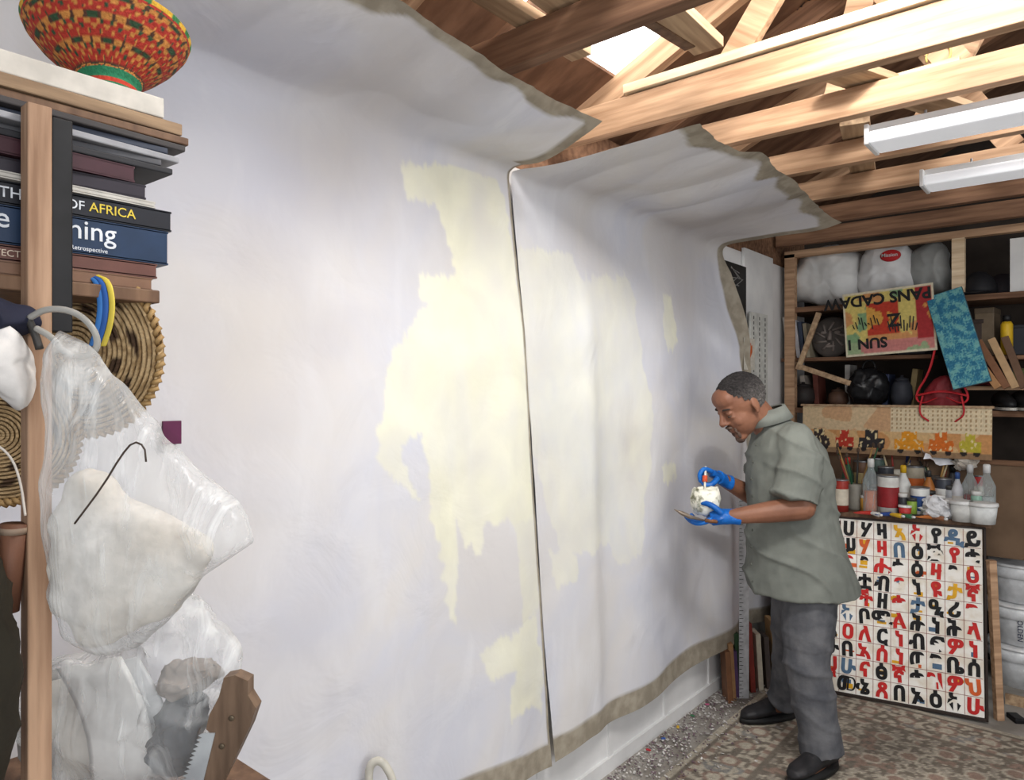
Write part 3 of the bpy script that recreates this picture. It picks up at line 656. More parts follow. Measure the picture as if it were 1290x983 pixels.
cv.tube([(0, -.03, .16), (0, -.045, .1)], [.008, .014], 8).ell((-.04, -.03, .15), (.02, .008, .01), 10).ell((.04, -.03, .15), (.02, .008, .01), 10).ell((0, -.032, .065), (.03, .008, .01), 10)
cv.build('carved_relief', solid((136, 126, 120)), r, True)
def rect(p0, p1, q0, q1, Y): a = aty(p0, q0, Y); b = aty(p1, q1, Y); return (a.x+b.x)/2, b.x-a.x, min(a.z, b.z), abs(a.z-b.z)
xc, w, z0, h = rect(1066, 1181, 368, 444, 4.42)
def fcard(u, v):
    n = nz(u*3.2, v*2.6, 2)+.25*nz(u*14, v*12, 3)
    if min(u, 1-u) < .02 or min(v, 1-v) < .035: return (216, 206, 180)
    if u > .8 and v > .2: return (164, 50, 52) if n > -.25 else (206, 140, 76)
    if .26 < u < .62 and .3 < v < .8: return (188, 62, 44) if n > -.1 else (216, 160, 76)
    if v < .22: return (196, 126, 120) if n > 0 else (150, 170, 130)
    if n < -.22: return (130, 164, 120)
    return (214, 194, 112) if n < .22 else (206, 146, 92)
r = thing('lettered_poster', 'yellow and red painted sheet with upside down black lettering on the shelf front', 'painting', (xc, 4.42, z0), (.0, -.06, 0))
panel('art', w, h, 70, 44, fcard, r); MB().box((0, .006, h/2), (w, .008, h)).build('backing', solid((206, 196, 176)), r)
UD = Matrix.Rotation(PI, 4, 'Y') @ TZ
tm = MB(); tm.text('PANS CADAW', .085, T(w*.48, -.002, h*.94) @ UD, .035); tm.text('SUN 1', .08, T(-w*.02, -.003, h*.26) @ UD, .035); tm.text('Z', .1, T(w*.14, -.003, h*.6) @ UD, .03)
for k in range(10): tm.tube([(w*(.02+.03*k), -.003, h*.34+.01*math.sin(k*2.)), (w*(.0+.035*k), -.003, h*(.5+.07*math.sin(k*1.9)))], .0035, 6, .3)
for k in range(9): tm.tube([(-w*(.1+.035*k), -.003, h*(.45+.05*math.sin(k*2.3))), (-w*(.12+.035*k), -.003, h*(.56+.06*math.sin(k*1.4)))], .003, 6, .3)
tm.build('lettering', 'blackp', r)
xc, w, z0, h = rect(1185, 1245, 350, 485, 4.4)
r = thing('blue_painting', 'turquoise blue textured painting tilted on the shelf front', 'painting', (xc+.04, 4.36, z0), (-.12, -.27, 0))
panel('art', .17, .52, 40, 120, lambda u, v: (lambda n: (44, 108, 140) if n < -.12 else ((70, 138, 156) if n < .15 else (110, 168, 168)))(nz(u*5, v*14, 3)+.8*nz(u*24, v*70, 1)), r)
MB().box((0, .012, .26), (.174, .02, .524)).build('stretcher', solid((70, 90, 100)), r)
p = aty(1268, 418, 4.55); lathe_thing('spray_can', 'yellow spray can with black cap on the right shelf', 'spray can', (p.x, 4.56, 1.765), [('body', [(.028, 0), (.028, .16), (.02, .175)], solid((220, 180, 40), .4)), ('cap', [(.02, .175), (.02, .205), (.014, .21)], 'blackp')])
its = [(1226, 1.765, .05, .2, (70, 56, 50), 'dark brown box'), (1243, 1.765, .045, .26, (120, 104, 84), 'tan cardboard box'), (1288, 1.765, .05, .16, (40, 44, 52), 'black case'), (1236, 1.605, .05, .1, (126, 40, 44), 'maroon box'), (1262, 1.605, .06, .11, (48, 46, 50), 'dark grey case'), (1288, 1.605, .05, .09, (96, 104, 60), 'olive box'), (1105, 1.785, .06, .2, (60, 52, 50), 'dark umber box'), (1150, 1.785, .07, .24, (84, 80, 84), 'slate box')]
for px, z, hw, hh, c, l in its:
    p = aty(px, 450, 4.64); r = thing('storage_box', l+' on the back shelves behind the hanging paintings', 'box', (p.x, 4.68, z), random.uniform(-.1, .1), 'boxes on the right hand shelves')
    MB().box((0, 0, hh*.45), (hw*2, .16, hh*.9), bev=.004).build('body', solid(c), r); MB().box((0, 0, hh*.94), (hw*2.06, .165, hh*.12), bev=.004).build('lid', solid(tuple(int(v*.85) for v in c)), r)
for k, c in enumerate([(176, 130, 86), (130, 88, 60), (190, 156, 116), (104, 76, 56)]):
    p = aty(1256+k*11, 480, YS-.05); o = MB().box((0, 0, .13), (.035, .02, .28), bev=.002).build('wood_offcut', solid(c), None, loc=(p.x, YS-.05+.01*k, 1.6)); o.rotation_euler = (-.05, -.55+.08*k, 0)
    tag(o, ['light oak', 'brown', 'cream', 'dark walnut'][k]+' wood offcut leaning before the right shelves', 'offcut', 'offcuts leaning at the right shelves')
for k in (0, 1):
    p = aty(1264+k*24, 555, 4.5); r = thing('black_shoe', ['left', 'right'][k]+' black shoe with pale sole on the shelf end below the offcuts', 'shoe', (p.x, 4.56, 1.475), (0, 0, -1.2), 'black shoes at the shelf end')
    MB().loft([((-.12, 0, .05), (0, .03, 0), (0, 0, .04)), ((-.04, 0, .055), (0, .038, 0), (0, 0, .05)), ((.05, 0, .04), (0, .04, 0), (0, 0, .03)), ((.12, 0, .028), (0, .02, 0), (0, 0, .014))], 14).build('upper', 'blackp', r, True)
    MB().loft([((0, 0, .0), (.135, 0, 0), (0, .042, 0)), ((0, 0, .014), (.135, 0, 0), (0, .042, 0))], 20).build('sole', solid((200, 196, 188)), r)
p = aty(1186, 515, 4.42)
r = thing('red_net_bag', 'red strappy bag hanging beneath the blue painting', 'bag', (p.x, 4.43, 1.45)); rb = MB()
for s in (-1, 1): rb.tube([(s*.03, 0, .36), (s*.06, 0, .22), (s*.13, 0, .1), (s*.1, 0, .05), (s*.02, 0, .09)], .007, 8, .4, 2); rb.tube([(s*.09, 0, .1), (s*.11, -.01, 0), (s*.06, 0, -.04)], .006, 8, .4, 2)
rb.tube([(-.12, 0, .1), (0, -.01, .13), (.12, 0, .1)], .008, 8, .5, 2).build('straps', solid((186, 36, 44)), r, True)
MB().puff([(-.1, .1), (-.08, .02), (.07, .02), (.1, .1), (.06, .2), (-.05, .2)], 0.03, .03, .006, 20, seed=9).build('pouch', solid((120, 34, 40)), r, True)
p = aty(1094, 500, 4.6); r = thing('black_bag', 'shiny round black bag on the lower shelf under the lettered sheet', 'bag', (p.x, 4.6, 1.485)); MB().puff([(-.09, 0), (.09, 0), (.12, .12), (.07, .23), (-.07, .23), (-.12, .12)], 0, .09, .01, 18, seed=5).build('pouch', mat('black_shiny', (34, 34, 36), (20, 20, 22), 20, .3), r, True)
MB().tube([(-.04, 0, .2), (-.02, 0, .27), (.03, 0, .27), (.04, 0, .2)], .006, 8, 1, 2).build('handle', 'blackp', r, True)
fl = [(1012, .07, .13, (52, 46, 44), 'dark lidded pot'), (1056, .06, .1, (96, 70, 56), 'brown clay pot'), (1136, .06, .16, (60, 62, 70), 'slate grey pot'), (1238, .05, .09, (90, 96, 90), 'grey green pot')]
for px, rad, h, c, l in fl:
    p = aty(px, 500, 4.66); lathe_thing('storage_pot', l+' standing on the lower back shelf', 'pot', (p.x, 4.66, 1.605 if px > 1215 else 1.475), [('body', [(rad*.7, 0), (rad, h*.4), (rad*.9, h*.8), (rad*.6, h)], solid(c)), ('lid', [(rad*.65, h*.98), (rad*.6, h*1.08), (rad*.15, h*1.12), (.01, h*1.2)], solid(tuple(int(v*.8) for v in c)))], 'pots on the lower back shelf')
for k, (px, c, l) in enumerate([(1020, (170, 160, 150), 'pale grey'), (1034, (110, 60, 50), 'rust'), (1072, (200, 196, 190), 'white'), (1118, (60, 70, 100), 'dark blue'), (1150, (150, 130, 90), 'ochre')]):
    p = aty(px, 500, 4.76); hh = .2+.03*(k % 3); r = thing('paper_folder', l+' folder standing at the back of the lower shelf', 'folder', (p.x, 4.76, 1.475), (0, .06*(k-2), 0), 'folders on the lower back shelf')
    MB().box((0, 0, hh/2), (.03, .16, hh), bev=.003).build('cover', solid(c), r)
xc, w, z0, h = rect(1012, 1250, 520, 575, 4.44)
veh = [(.1, .13, (60, 50, 50)), (.25, .1, (190, 60, 44)), (.4, .14, (50, 46, 48)), (.6, .15, (226, 150, 40)), (.76, .12, (214, 110, 40)), (.9, .1, (190, 176, 60))]
def fland(u, v):
    n = nz(u*7, v*2, 5); wv = .05*nz(u*40, v*9, 8)
    for cx_, ww, c in veh:
        du = abs(u-cx_)/ww
        if du < .5+wv and .14 < v < (.5 if du < .25 else .34)+wv: return c if nz(u*60, v*14, 3) > -.3 else (230, 210, 160)
        for s in (-.3, .3):
            if ((u-cx_-s*ww)*9)**2+((v-.12)*2.2)**2 < .022: return (40, 36, 36)
    if v < .12: return (150, 120, 90)
    if v < .5: return (206, 150, 96) if n > 0 else (216, 178, 128)
    if u > .5: return (170, 140, 104) if (int(u*130) % 3 == 0 and int(v*22) % 2 == 0) else (224, 206, 172)
    return (216, 190, 152) if n > 0 else (208, 166, 126)
r = thing('vehicle_painting', 'long narrow cream and orange painting of vehicles above the brown board', 'painting', (xc, 4.42, 1.215), (-.06, 0, 0))
panel('art', w, .27, 240, 48, fland, r); MB().box((0, .01, .135), (w, .014, .27)).build('backing', solid((140, 110, 80)), r)
MB().box((0, -.002, .275), (w+.02, .02, .012)).build('frame_rail', 'plankY', r)
r = thing('hardboard_panel', 'brown hardboard panel standing behind the paint table', 'board', (-.95, 4.53, 0))
MB().box2((-.42, -.01, .7), (.64, .01, 1.21), .003).build('sheet', mat('hardboard', (124, 100, 78), (104, 82, 63), 6, .6), r)
MB().box2((-.43, -.018, 1.185), (.65, .014, 1.212), .002).build('edge_trim', 'joistd', r); MB().box2((.61, -.018, .7), (.65, .014, 1.184), .002).build('edge_trim', 'joistd', r)
MB().box2((-.4, -.01, 0), (-.36, .02, .72)).build('leg', 'brown', r); MB().box2((.2, -.01, 0), (.24, .02, .72)).build('leg', 'brown', r)
def bucket(z, lbl, hh):
    return lathe_thing('plastic_bucket', lbl, 'bucket', (-.375, 4.74, z), [('body', [(.13, 0), (.15, hh-.03), (.15, hh)], solid((240, 242, 244), .35)), ('rim', [(.152, hh-.06), (.163, hh-.055), (.163, hh-.02), (.155, hh)], solid((244, 246, 248), .35)), ('lid', [(.163, hh), (.165, hh+.012), (.15, hh+.016)], solid((244, 244, 244), .35))], 'stacked white buckets')
b1 = bucket(0, 'lower white bucket on the floor right of the script painting', .2); b3 = bucket(.225, 'middle white bucket with dark lettering right of the script painting', .2); b2 = bucket(.45, 'upper white bucket stacked right of the script painting', .19)
an = math.atan2(-4.74, .375)-.1; mt = Matrix.Rotation(an+PI/2, 4, 'Z') @ T(0, -.152, .17) @ Matrix.Rotation(PI/2, 4, 'Y') @ TZ
MB().text('GOLDEN', .034, mt, .01).build('lettering', solid((60, 66, 90)), b3)
tag(MB().box2((-.16, 0, 0), (.6, .02, .05)).build('wood_batten', 'plankY', None, loc=(-.25, 4.35, 0)), 'wooden batten on the floor by the buckets', 'batten')
tag(MB().box((0, 0, .012), (.05, .08, .024), (0, 0, .6), .005).build('black_tape_box', 'blackp', None, loc=atz(1280, 908, 0)), 'small black box on the concrete at right edge', 'box')

# ================================================================ LEFT FOREGROUND SHELVING
r = thing('shelving_unit', 'pale wooden shelf upright and boards at left foreground', 'shelving', (-1.3, .33, 0))
MB().box2((.165, -.016, .93), (.195, .013, 1.965), .002).build('post', 'post', r)
MB().box2((.16, .014, 1.66), (.19, .04, 1.955), .002).build('dark_strip', 'blackp', r)
MB().box2((-.2, -.6, 1.715), (.165, .17, 1.735), .002).build('shelf_board', 'brown', r)
MB().box2((-.2, -.6, 1.3), (.12, .06, 1.32), .002).build('shelf_board', 'brown', r)
MB().box2((-.2, -.6, .93), (-.17, -.57, 1.72)).build('post', 'post', r)
r = thing('work_bench', 'bench just under the hanging plastic bags at the lower left', 'bench', (-1.3, .2, 0))
MB().box2((-.2, -.6, .885), (.3, .46, .925), .003).build('benchtop', 'brown', r)
for x in (-.17, .25):
    for y in (-.5, .4): MB().box((x, y, .44), (.05, .05, .89)).build('leg', 'brown', r)
XS = -1.155
def slab(name, lbl, cat, pr, z0, z1, c, texts=(), tc=(230, 200, 90), depth=.26, X=XS, pages=True, group='books stacked on the left foreground shelf', m=None, rz_=0):
    ye = atx(pr, 300, X).y; r = thing(name, lbl, cat, (X, ye, z0), rz_, group)
    L_ = .34; h = z1-z0-.0006
    if pages:
        MB().box2((-.004, -L_, 0), (0, -.001, h), .0015).box2((-depth, -L_, 0), (0, 0, .003)).box2((-depth, -L_, h-.003), (0, 0, h)).build('cover', m or solid(c, .45), r)
        MB().box2((-depth+.005, -L_+.004, .003), (-.005, -.004, h-.003)).build('pages', solid((226, 220, 204)), r)
    else: MB().box2((-depth, -L_, 0), (0, 0, h), min(.002, h*.2)).build('body', m or solid(c, .6), r)
    if texts:
        tm = MB()
        for s, px, size, zz, al in texts: tm.text(s, size, T(.0008, atx(px, 300, X).y-ye, zz*h) @ TX, .006, .0004, al)
        tm.build('lettering', solid(tc), r)
    return r
slab('art_book', 'thin tan book at the bottom of the left stack', 'book', 192, 1.7355, 1.756, (130, 98, 78), rz_=.04)
slab('art_book', 'reddish brown book with architecture lettering second from the bottom', 'book', 198, 1.756, 1.779, (106, 70, 62), [('ARCHITECTU', 36, .013, .3, 'RIGHT')], (220, 200, 180))
slab('art_book', 'thick blue book with big white letters in the left stack', 'book', 212, 1.7795, 1.833, (34, 54, 82), [('The l', 34, .04, .42, 'RIGHT'), ('ning', 85, .04, .42, 'LEFT'), ('Retrospective', 88, .009, .1, 'LEFT')], (226, 230, 236))
par = slab('art_book', 'black book with yellow lettering THE ART OF AFRICA', 'book', 216, 1.8335, 1.866, (30, 32, 40), [('TH', 28, .021, .3, 'RIGHT'), ('OF', 83, .019, .32, 'LEFT')], (226, 230, 236))
MB().text('AFRICA', .0195, T(.0008, atx(112, 300, XS).y-atx(216, 300, XS).y, .0105) @ TX, .006, .0004).build('title_word', solid((222, 196, 70)), par)
slab('art_book', 'thin cream book lying above the Africa book', 'book', 196, 1.8665, 1.877, (196, 192, 184), rz_=.05)
slab('art_book', 'dark violet book under the magazines in the left stack', 'book', 184, 1.8775, 1.9, (46, 40, 50), rz_=-.03)
slab('art_book', 'dull maroon book just under the plastic wrapped magazines', 'book', 170, 1.9005, 1.925, (70, 40, 48), rz_=.04)
for k in range(5): slab('magazine', ['black', 'dark grey', 'silver grey', 'dark blue', 'charcoal'][k]+' magazine in the pile below the boards', 'magazine', 218+k*4-(k % 2)*18, 1.9255+k*.0105, 1.9255+(k+1)*.0105, [(44, 44, 48), (86, 86, 90), (156, 156, 160), (60, 66, 80), (64, 60, 60)][k], pages=False, group='magazines in the left stack', rz_=[.03, -.04, .06, -.02, .05][k])
slab('flat_board', 'weathered grey brown board at the top of the book stack', 'board', 238, 1.979, 1.992, (120, 100, 80), pages=False, group='boards on top of the book stack', m=M['brown'], depth=.24)
slab('flat_board', 'pale plywood board on the weathered board', 'board', 230, 1.9925, 2.012, (150, 126, 98), pages=False, group='boards on top of the book stack', m=mat('worn_ply', (160, 134, 106), (116, 94, 74), 5, .8, .2, (10, 1, 10)), depth=.24, rz_=.02)
slab('white_box', 'flat cream white box under the woven bowl', 'box', 207, 2.0125, 2.045, (204, 198, 188), pages=False, group='boards on top of the book stack', depth=.25)
bp = atx(138, 95, -1.27); br = thing('woven_bowl', 'colourful woven bowl with red, green and orange pattern on top of stack', 'bowl', (bp.x, bp.y, 2.0455), (math.radians(-6), math.radians(-8), .3))
mb = MB(); prof = [(.052, 0), (.054, .01), (.05, .02), (.048, .038), (.056, .052), (.09, .08), (.115, .104), (.135, .13), (.14, .142), (.134, .144), (.11, .12), (.06, .075), (.0, .065)]
prof = [(a*.9, b*.98) for a, b in prof]
pf = []
for (a, b), (c, d) in zip(prof, prof[1:]):
    for k in range(9): pf.append((a+(c-a)*k/9, b+(d-b)*k/9))
mb.lathe(pf+[prof[-1]], n=260)
bmesh.ops.recalc_face_normals(mb.bm, faces=mb.bm.faces)
cols = []
for v in mb.bm.verts:
    a = math.atan2(v.co.y, v.co.x)/(2*PI); z = v.co.z; rg = int(z/.006); k = (a*32+.5*(rg % 2)) % 1; w = ((z-.05) % .026)/.026
    c = (170, 52, 40); tri = abs(k-.5)*2
    if z < .047: c = (40, 120, 84) if int(z/.008) % 3 else (190, 60, 44)
    elif z > .132: c = (60, 120, 70) if int(a*40) % 2 else (216, 170, 60)
    elif tri < w*.8: c = (196, 132, 66) if (int(a*32)+rg) % 3 else (48, 74, 50)
    elif rg % 4 == 0: c = (80, 52, 40)
    cols.append(lin(c))
o = mb.build('coiled_body', 'weave', br, True, recalc=False); setcol(o, cols)
def tray(lbl, px, py, dep, rad, tilt, seed, yaw):
    r, g = camroot('coiled_tray', lbl, 'tray', px, dep, 0, 'coiled straw trays'); r.location.z = atd(px, py, dep).z; r.rotation_euler = (tilt, 0, A+yaw)
    mb = MB(); pts = []; turns = 17; rt = rad/turns/2*1.4; N_ = 1100
    for i in range(N_+1):
        t = i/N_; a = t*turns*2*PI; R_ = t*rad; pts.append(V((R_*math.cos(a), -.006*math.cos(t*1.5), R_*math.sin(a))))
    mb.tube(pts, rt, 8, .6); cols = []
    for v in mb.bm.verts:
        a = math.atan2(v.co.z, v.co.x); R_ = math.hypot(v.co.x, v.co.z)/rad
        k = (a/(2*PI)*8+.3*math.sin(R_*9)) % 1; st = math.sin(a*R_*160)
        c = (196, 168, 126) if st > -.4 else (156, 128, 90)
        if .35 < R_ < .85 and k < .42 and int(R_*9) % 2 == 0: c = (78, 58, 42)
        cols.append(lin(c))
    o = mb.build('coiled_weave', 'weave', r, True, recalc=False); setcol(o, cols)
    MB().lathe([(rad*.99, 0), (rad*.99, .003)], (0, .01, 0), 40, Matrix.Rotation(-PI/2, 4, 'X')).build('backing_disc', solid((140, 110, 70)), r)
    rm = MB(); N2 = 64
    for i in range(N2):
        a = i/N2*2*PI; p = V(((rad+.001)*math.cos(a), .0, (rad+.001)*math.sin(a))); d = V((-math.sin(a), 0, math.cos(a))); rd = V((math.cos(a), 0, math.sin(a)))
        rm.tube([p-d*.006-rd*.006, p+V((0, -.006, 0)), p+d*.006+rd*.006], .0042, 6)
    rm.build('braided_rim', solid((166, 134, 88)), r, True)
tray('large round coiled straw tray behind the wooden post', 100, 440, 1.13, .135, .12, 1, -.1)
tray('lower coiled straw tray at the left picture edge', 0, 548, 1.1, .105, .1, 2, .3)
r, g = camroot('striped_ribbon', 'blue and yellow ribbon draped over the large coiled tray', 'ribbon', 125, 1.06, 0)
def strip(off, m, nm):
    pts = [g(112+off, 346, 1.06), g(128+off, 352, 1.05), g(134+off, 380, 1.045), g(131+off, 410, 1.045), g(122+off, 436, 1.05)]
    mb = MB(); P = [V(p) for p in pts]
    for _ in range(2):
        q = [P[0]]
        for a, b in zip(P, P[1:]): q += [a*.75+b*.25, a*.25+b*.75]
        P = q+[P[-1]]
    mb.loft([(p, V((.0046, 0, 0)), V((0, .0012, .0006))) for p in P], 8).build(nm, m, r, True)
strip(0, solid((50, 96, 170)), 'blue_stripe'); strip(8, solid((222, 200, 80)), 'yellow_stripe'); strip(-7, solid((60, 120, 190)), 'edge_stripe')
r, g = camroot('bag_hanger_ring', 'grey plastic loop hooked on the post holding the clear bag', 'hanger', 80, .92, 0)
MB().tube([g(38, 400, .93), g(60, 388, .92), g(95, 392, .91), g(120, 415, .91), g(124, 440, .92), g(104, 452, .92), g(80, 444, .92), g(66, 425, .92), g(46, 414, .93)], .0042, 10, 1, 2).build('loop', solid((168, 166, 160), .35), r, True)
MB().tube([g(34, 398, .93), g(44, 420, .94), g(50, 440, .94)], .005, 8, 1, 1).build('tail', solid((60, 58, 56), .4), r, True)
def pf_thing(name, lbl, cat, dep, out, th, c, amp=.006, seed=1, rough=.85, pn='cloth', group=None, m=None, fr=18):
    cx = sum(p[0] for p in out)/len(out); cy = max(p[1] for p in out); r, g = camroot(name, lbl, cat, cx, dep, atd(cx, cy, dep).z, group)
    o2 = [(lambda q: (q.x, q.z))(g(px, py, dep)) for px, py in out]
    MB().puff(o2, 0, th, amp, fr, seed=seed, rings=18).build(pn, m or mat('cloth_%s_%d' % (name, seed), c, tuple(v*.85 for v in c), 14, rough, .4), r, True); return r, g
pf_thing('white_glove', 'white fabric work glove hanging at the left picture edge', 'glove', .92, [(-30, 400), (10, 405), (28, 440), (44, 490), (40, 512), (20, 508), (0, 480), (-10, 500), (-30, 495)], .03, (222, 218, 214))
pf_thing('knitted_beanie', 'dark navy cloth hat hanging above the white glove', 'hat', .93, [(-30, 372), (10, 376), (36, 392), (40, 410), (20, 420), (-30, 412)], .03, (36, 38, 56), seed=2)
pf_thing('olive_coat', 'dark olive coat hanging at the left edge below the lower tray', 'coat', .9, [(-90, 640), (-20, 660), (6, 780), (20, 980), (-60, 1060)], .05, (58, 54, 44), seed=3)
r, g = camroot('rolled_print', 'rolled brown paper leaning at the left edge beside the coat', 'paper roll', 18, .95, atd(18, 760, .95).z)
MB().tube([g(18, 660, .95), g(8, 770, .95)], [.016, .015], 16).build('roll', solid((112, 76, 58)), r, True); MB().tube([g(17.5, 664, .95), g(17, 672, .95)], .0168, 16).build('band', solid((150, 130, 112)), r, True)
r, g = camroot('hanging_cord', 'thin white cord hanging at the left edge over the lower tray', 'cord', 10, .95, 0)
MB().tube([g(-10, 556, .95), g(14, 574, .95), g(26, 606, .95), g(32, 650, .95)], .0016, 8, 1, 2).build('cord', solid((214, 206, 196)), r, True)
DB = .9
out = [(64, 410), (86, 418), (114, 448), (154, 488), (200, 538), (244, 586), (290, 632), (330, 672), (302, 692), (268, 718), (240, 752), (205, 790), (165, 818), (122, 832), (86, 814), (66, 760), (58, 680), (58, 600), (60, 500)]
pf_thing('clear_plastic_bag', 'large clear plastic bag of white fluff hanging from the grey loop', 'plastic bag', DB, out, .055, None, .006, 11, pn='film', m=M['plastic'], fr=11)
r, g = camroot('fiber_stuffing', 'white and grey fluffy stuffing inside the hanging clear bag', 'stuffing', 150, DB, atd(150, 830, DB).z)
mb = MB()
for px, py, rad in [(115, 618, .036), (96, 660, .036), (138, 660, .048), (104, 712, .044), (155, 720, .058), (205, 695, .05), (238, 695, .034), (140, 765, .05), (184, 748, .05), (120, 796, .03), (178, 674, .044), (222, 724, .036), (90, 755, .03), (165, 700, .055), (125, 690, .05)]:
    mb.ell(g(px, py, DB), (rad, rad*.8, rad*.85), 16)
mb.remesh(.0055, 40).disp(.0035, 16)
mb.bm.normal_update()
fc_ = []
for v in mb.bm.verts:
    q = v.co; s_ = noise.noise(q*34+V((3, 3, 3)))*.0022+noise.noise(q*90)*.0009; v.co += v.normal*s_
    k = .5+.5*noise.noise(q*13); k2 = max(0, min(1, k)); fc_.append(lin(tuple(a*(1-k2)+b*k2 for a, b in zip((196, 186, 172), (238, 236, 232)))))
fo = mb.build('fluff', vmat('fluff', 1.0, bump=.35, scale=45), r, True, recalc=False); setcol(fo, fc_)
fb = fo.data.materials[0].node_tree.nodes['Principled BSDF']; fb.inputs['Subsurface Weight'].default_value = .5; fb.inputs['Subsurface Radius'].default_value = (.03, .03, .028); fb.inputs['Subsurface Scale'].default_value = .6
r['kind'] = 'stuff'
r, g = camroot('wire_hook', 'thin dark wire hook hanging in front of the clear bag', 'wire', 140, .82, 0)
MB().tube([g(94, 660, .82), g(130, 612, .82), g(152, 575, .82), g(168, 556, .82), g(182, 562, .82), g(184, 582, .82)], .0012, 6, 1, 1).build('wire', solid((70, 56, 48), .4), r, True)
DL = 1.12
out = [(200, 742), (236, 738), (262, 764), (284, 800), (292, 850), (286, 900), (262, 960), (240, 1010), (60, 1010), (30, 930), (40, 860), (70, 824), (120, 824), (170, 800)]
pf_thing('clear_plastic_bag', 'lower clear plastic bag with white card and dark cloth on the bench', 'plastic bag', DL, out, .07, None, .014, 12, pn='film', m=M['plastic'], fr=12)
r, g = camroot('white_card_roll', 'curved white card sheets inside the lower plastic bag', 'card', 130, DL, atd(130, 990, DL).z)
for k, (p0, p1, w) in enumerate([((112, 835), (150, 990), .05), ((150, 835), (196, 985), .03), ((60, 860), (100, 990), .045)]):
    a = g(p0[0], p0[1], DL-.02+.02*k); b = g(p1[0], p1[1], DL-.01+.02*k); MB().loft([(a+(b-a)*t+V((.02*math.sin(t*3), 0, 0)), V((w, 0, .01)), V((0, .004, 0))) for t in np.linspace(0, 1, 8)], 10).build('sheet', solid([(232, 232, 230), (214, 216, 218), (222, 218, 210)][k], .5), r, True)
pf_thing('dark_cloth', 'dark grey cloth bundle inside the lower plastic bag', 'cloth', DL, [(205, 885), (240, 875), (262, 900), (255, 960), (200, 985), (190, 930)], .03, (60, 62, 70), amp=.008, seed=14, fr=30)
pf_thing('brown_cloth', 'beige cloth bundle at the top of the lower bag', 'cloth', DL, [(205, 838), (235, 826), (278, 830), (276, 858), (250, 872), (222, 884), (200, 872)], .025, (150, 138, 128), amp=.006, seed=15, fr=30)
pf_thing('grey_cloth', 'grey lining cloth at left of the white card sheets', 'cloth', DL+.06, [(30, 850), (70, 840), (110, 860), (120, 985), (20, 985)], .03, (150, 148, 144), seed=16)
r, g = camroot('hand_saw', 'hand saw with notched brown wooden handle standing on the bench', 'saw', 275, 1.04, .93)
pts = [(286, 850), (300, 847), (316, 854), (316, 872), (326, 888), (318, 912), (300, 950), (276, 998), (228, 998), (240, 968), (256, 944), (266, 934), (272, 922), (264, 914), (268, 896), (280, 874)]
pl = [(lambda q: (q.x, q.z))(g(a, b, 1.04)) for a, b in pts]; MB().prism(pl, -.012, .012).build('handle', mat('saw_handle', (118, 96, 78), (84, 66, 52), 6, .5, .1, (8, 8, 1)), r)
for (a, b) in ((296, 900), (284, 935)): q = g(a, b, 1.04); MB().lathe([(.004, 0), (.004, .002), (.002, .003)], (q.x, -.012, q.z), 14, Matrix.Rotation(PI/2, 4, 'X')).build('screw', solid((100, 88, 72), .4, .5), r)
teeth = []
for k in range(14): t = k/14; x = 262-t*30; y = 918+t*78; teeth += [(x, y), (x-7, y+3)]
pl = [(lambda q: (q.x, q.z))(g(a, b, 1.04)) for a, b in ([(276, 918)]+[(256, 1000)]+teeth[::-1])]
MB().prism(pl, -.0145, -.0125).build('blade', mat('saw_steel', (200, 204, 206), (150, 152, 156), 10, .3, metal=.5), r)
p = atx(215, 545, -1.55); tag(MB().box((0, 0, 0), (.006, .04, .05), bev=.001).build('maroon_card', solid((96, 40, 74)), None, loc=(-1.545, p.y, p.z)), 'small maroon card pinned on canvas behind the clear bag', 'card')
r, g = camroot('hooked_pipe', 'white curved pipe top rising at the bottom edge before the left canvas', 'pipe', 478, 1.9, 0)
q1, q2, q3, q4 = g(464, 985, 1.9), g(466, 962, 1.9), g(480, 957, 1.9), g(492, 975, 1.9)
MB().tube([V((q1.x, 0, 0)), q1, q2, q3, q4, g(496, 990, 1.9)], .011, 12, 1, 2).build('tube', solid((206, 202, 190), .4), r, True)

# ================================================================ THE MAN
r, g = camroot('person', 'man in grey short sleeved shirt, dark jeans and blue gloves mixing paint at the canvas', 'person', 1020, 3.1, 0)
skin = mat('skin', (142, 98, 76), (118, 78, 60), 7, .5, .08, bs=120)
shirtm = mat('shirt_cloth', (119, 122, 115), (103, 106, 100), 9, .85, .25, bs=18)
jean = mat('denim', (100, 100, 103), (72, 73, 78), 12, .85, .4, bs=30)
glove = mat('blue_nitrile', (26, 104, 186), (14, 80, 156), 20, .35, .2, bs=60)
def sec(pl, pr, y, dep, hd, k=1.0):
    a = g(pl, y, dep); b = g(pr, y, dep); c = (a+b)/2; return (c, (b-a)/2*k, V((0, hd*k, 0)))
torso = [(960, 992, 527, 3.12, .07), (954, 1006, 535, 3.12, .13), (949, 1024, 549, 3.13, .19), (944, 1037, 568, 3.13, .205), (940, 1045, 600, 3.13, .195), (943, 1051, 645, 3.13, .185), (940, 1062, 690, 3.13, .2), (940, 1074, 722, 3.13, .225), (944, 1080, 742, 3.13, .235)]
SN, EN, WN = g(1008, 560, 2.97), g(1012, 640, 2.9), g(922, 651, 2.93)
SF, EF, WF = g(985, 560, 3.3), g(958, 630, 3.36), g(913, 606, 3.19)
hipN, kN, aN = g(1026, 725, 3.04), g(1018, 835, 3.0), g(1036, 952, 2.96)
hipF, kF, aF = g(1006, 725, 3.22), g(996, 806, 3.31), g(986, 885, 3.4)
HS = 1.1
HM = Matrix.Translation(g(934, 510, 3.08)) @ Matrix.Rotation(math.radians(14), 4, 'Z') @ Matrix.Rotation(math.radians(-34), 4, 'Y') @ Matrix.Diagonal((HS, HS, HS, 1))
hd = MB()
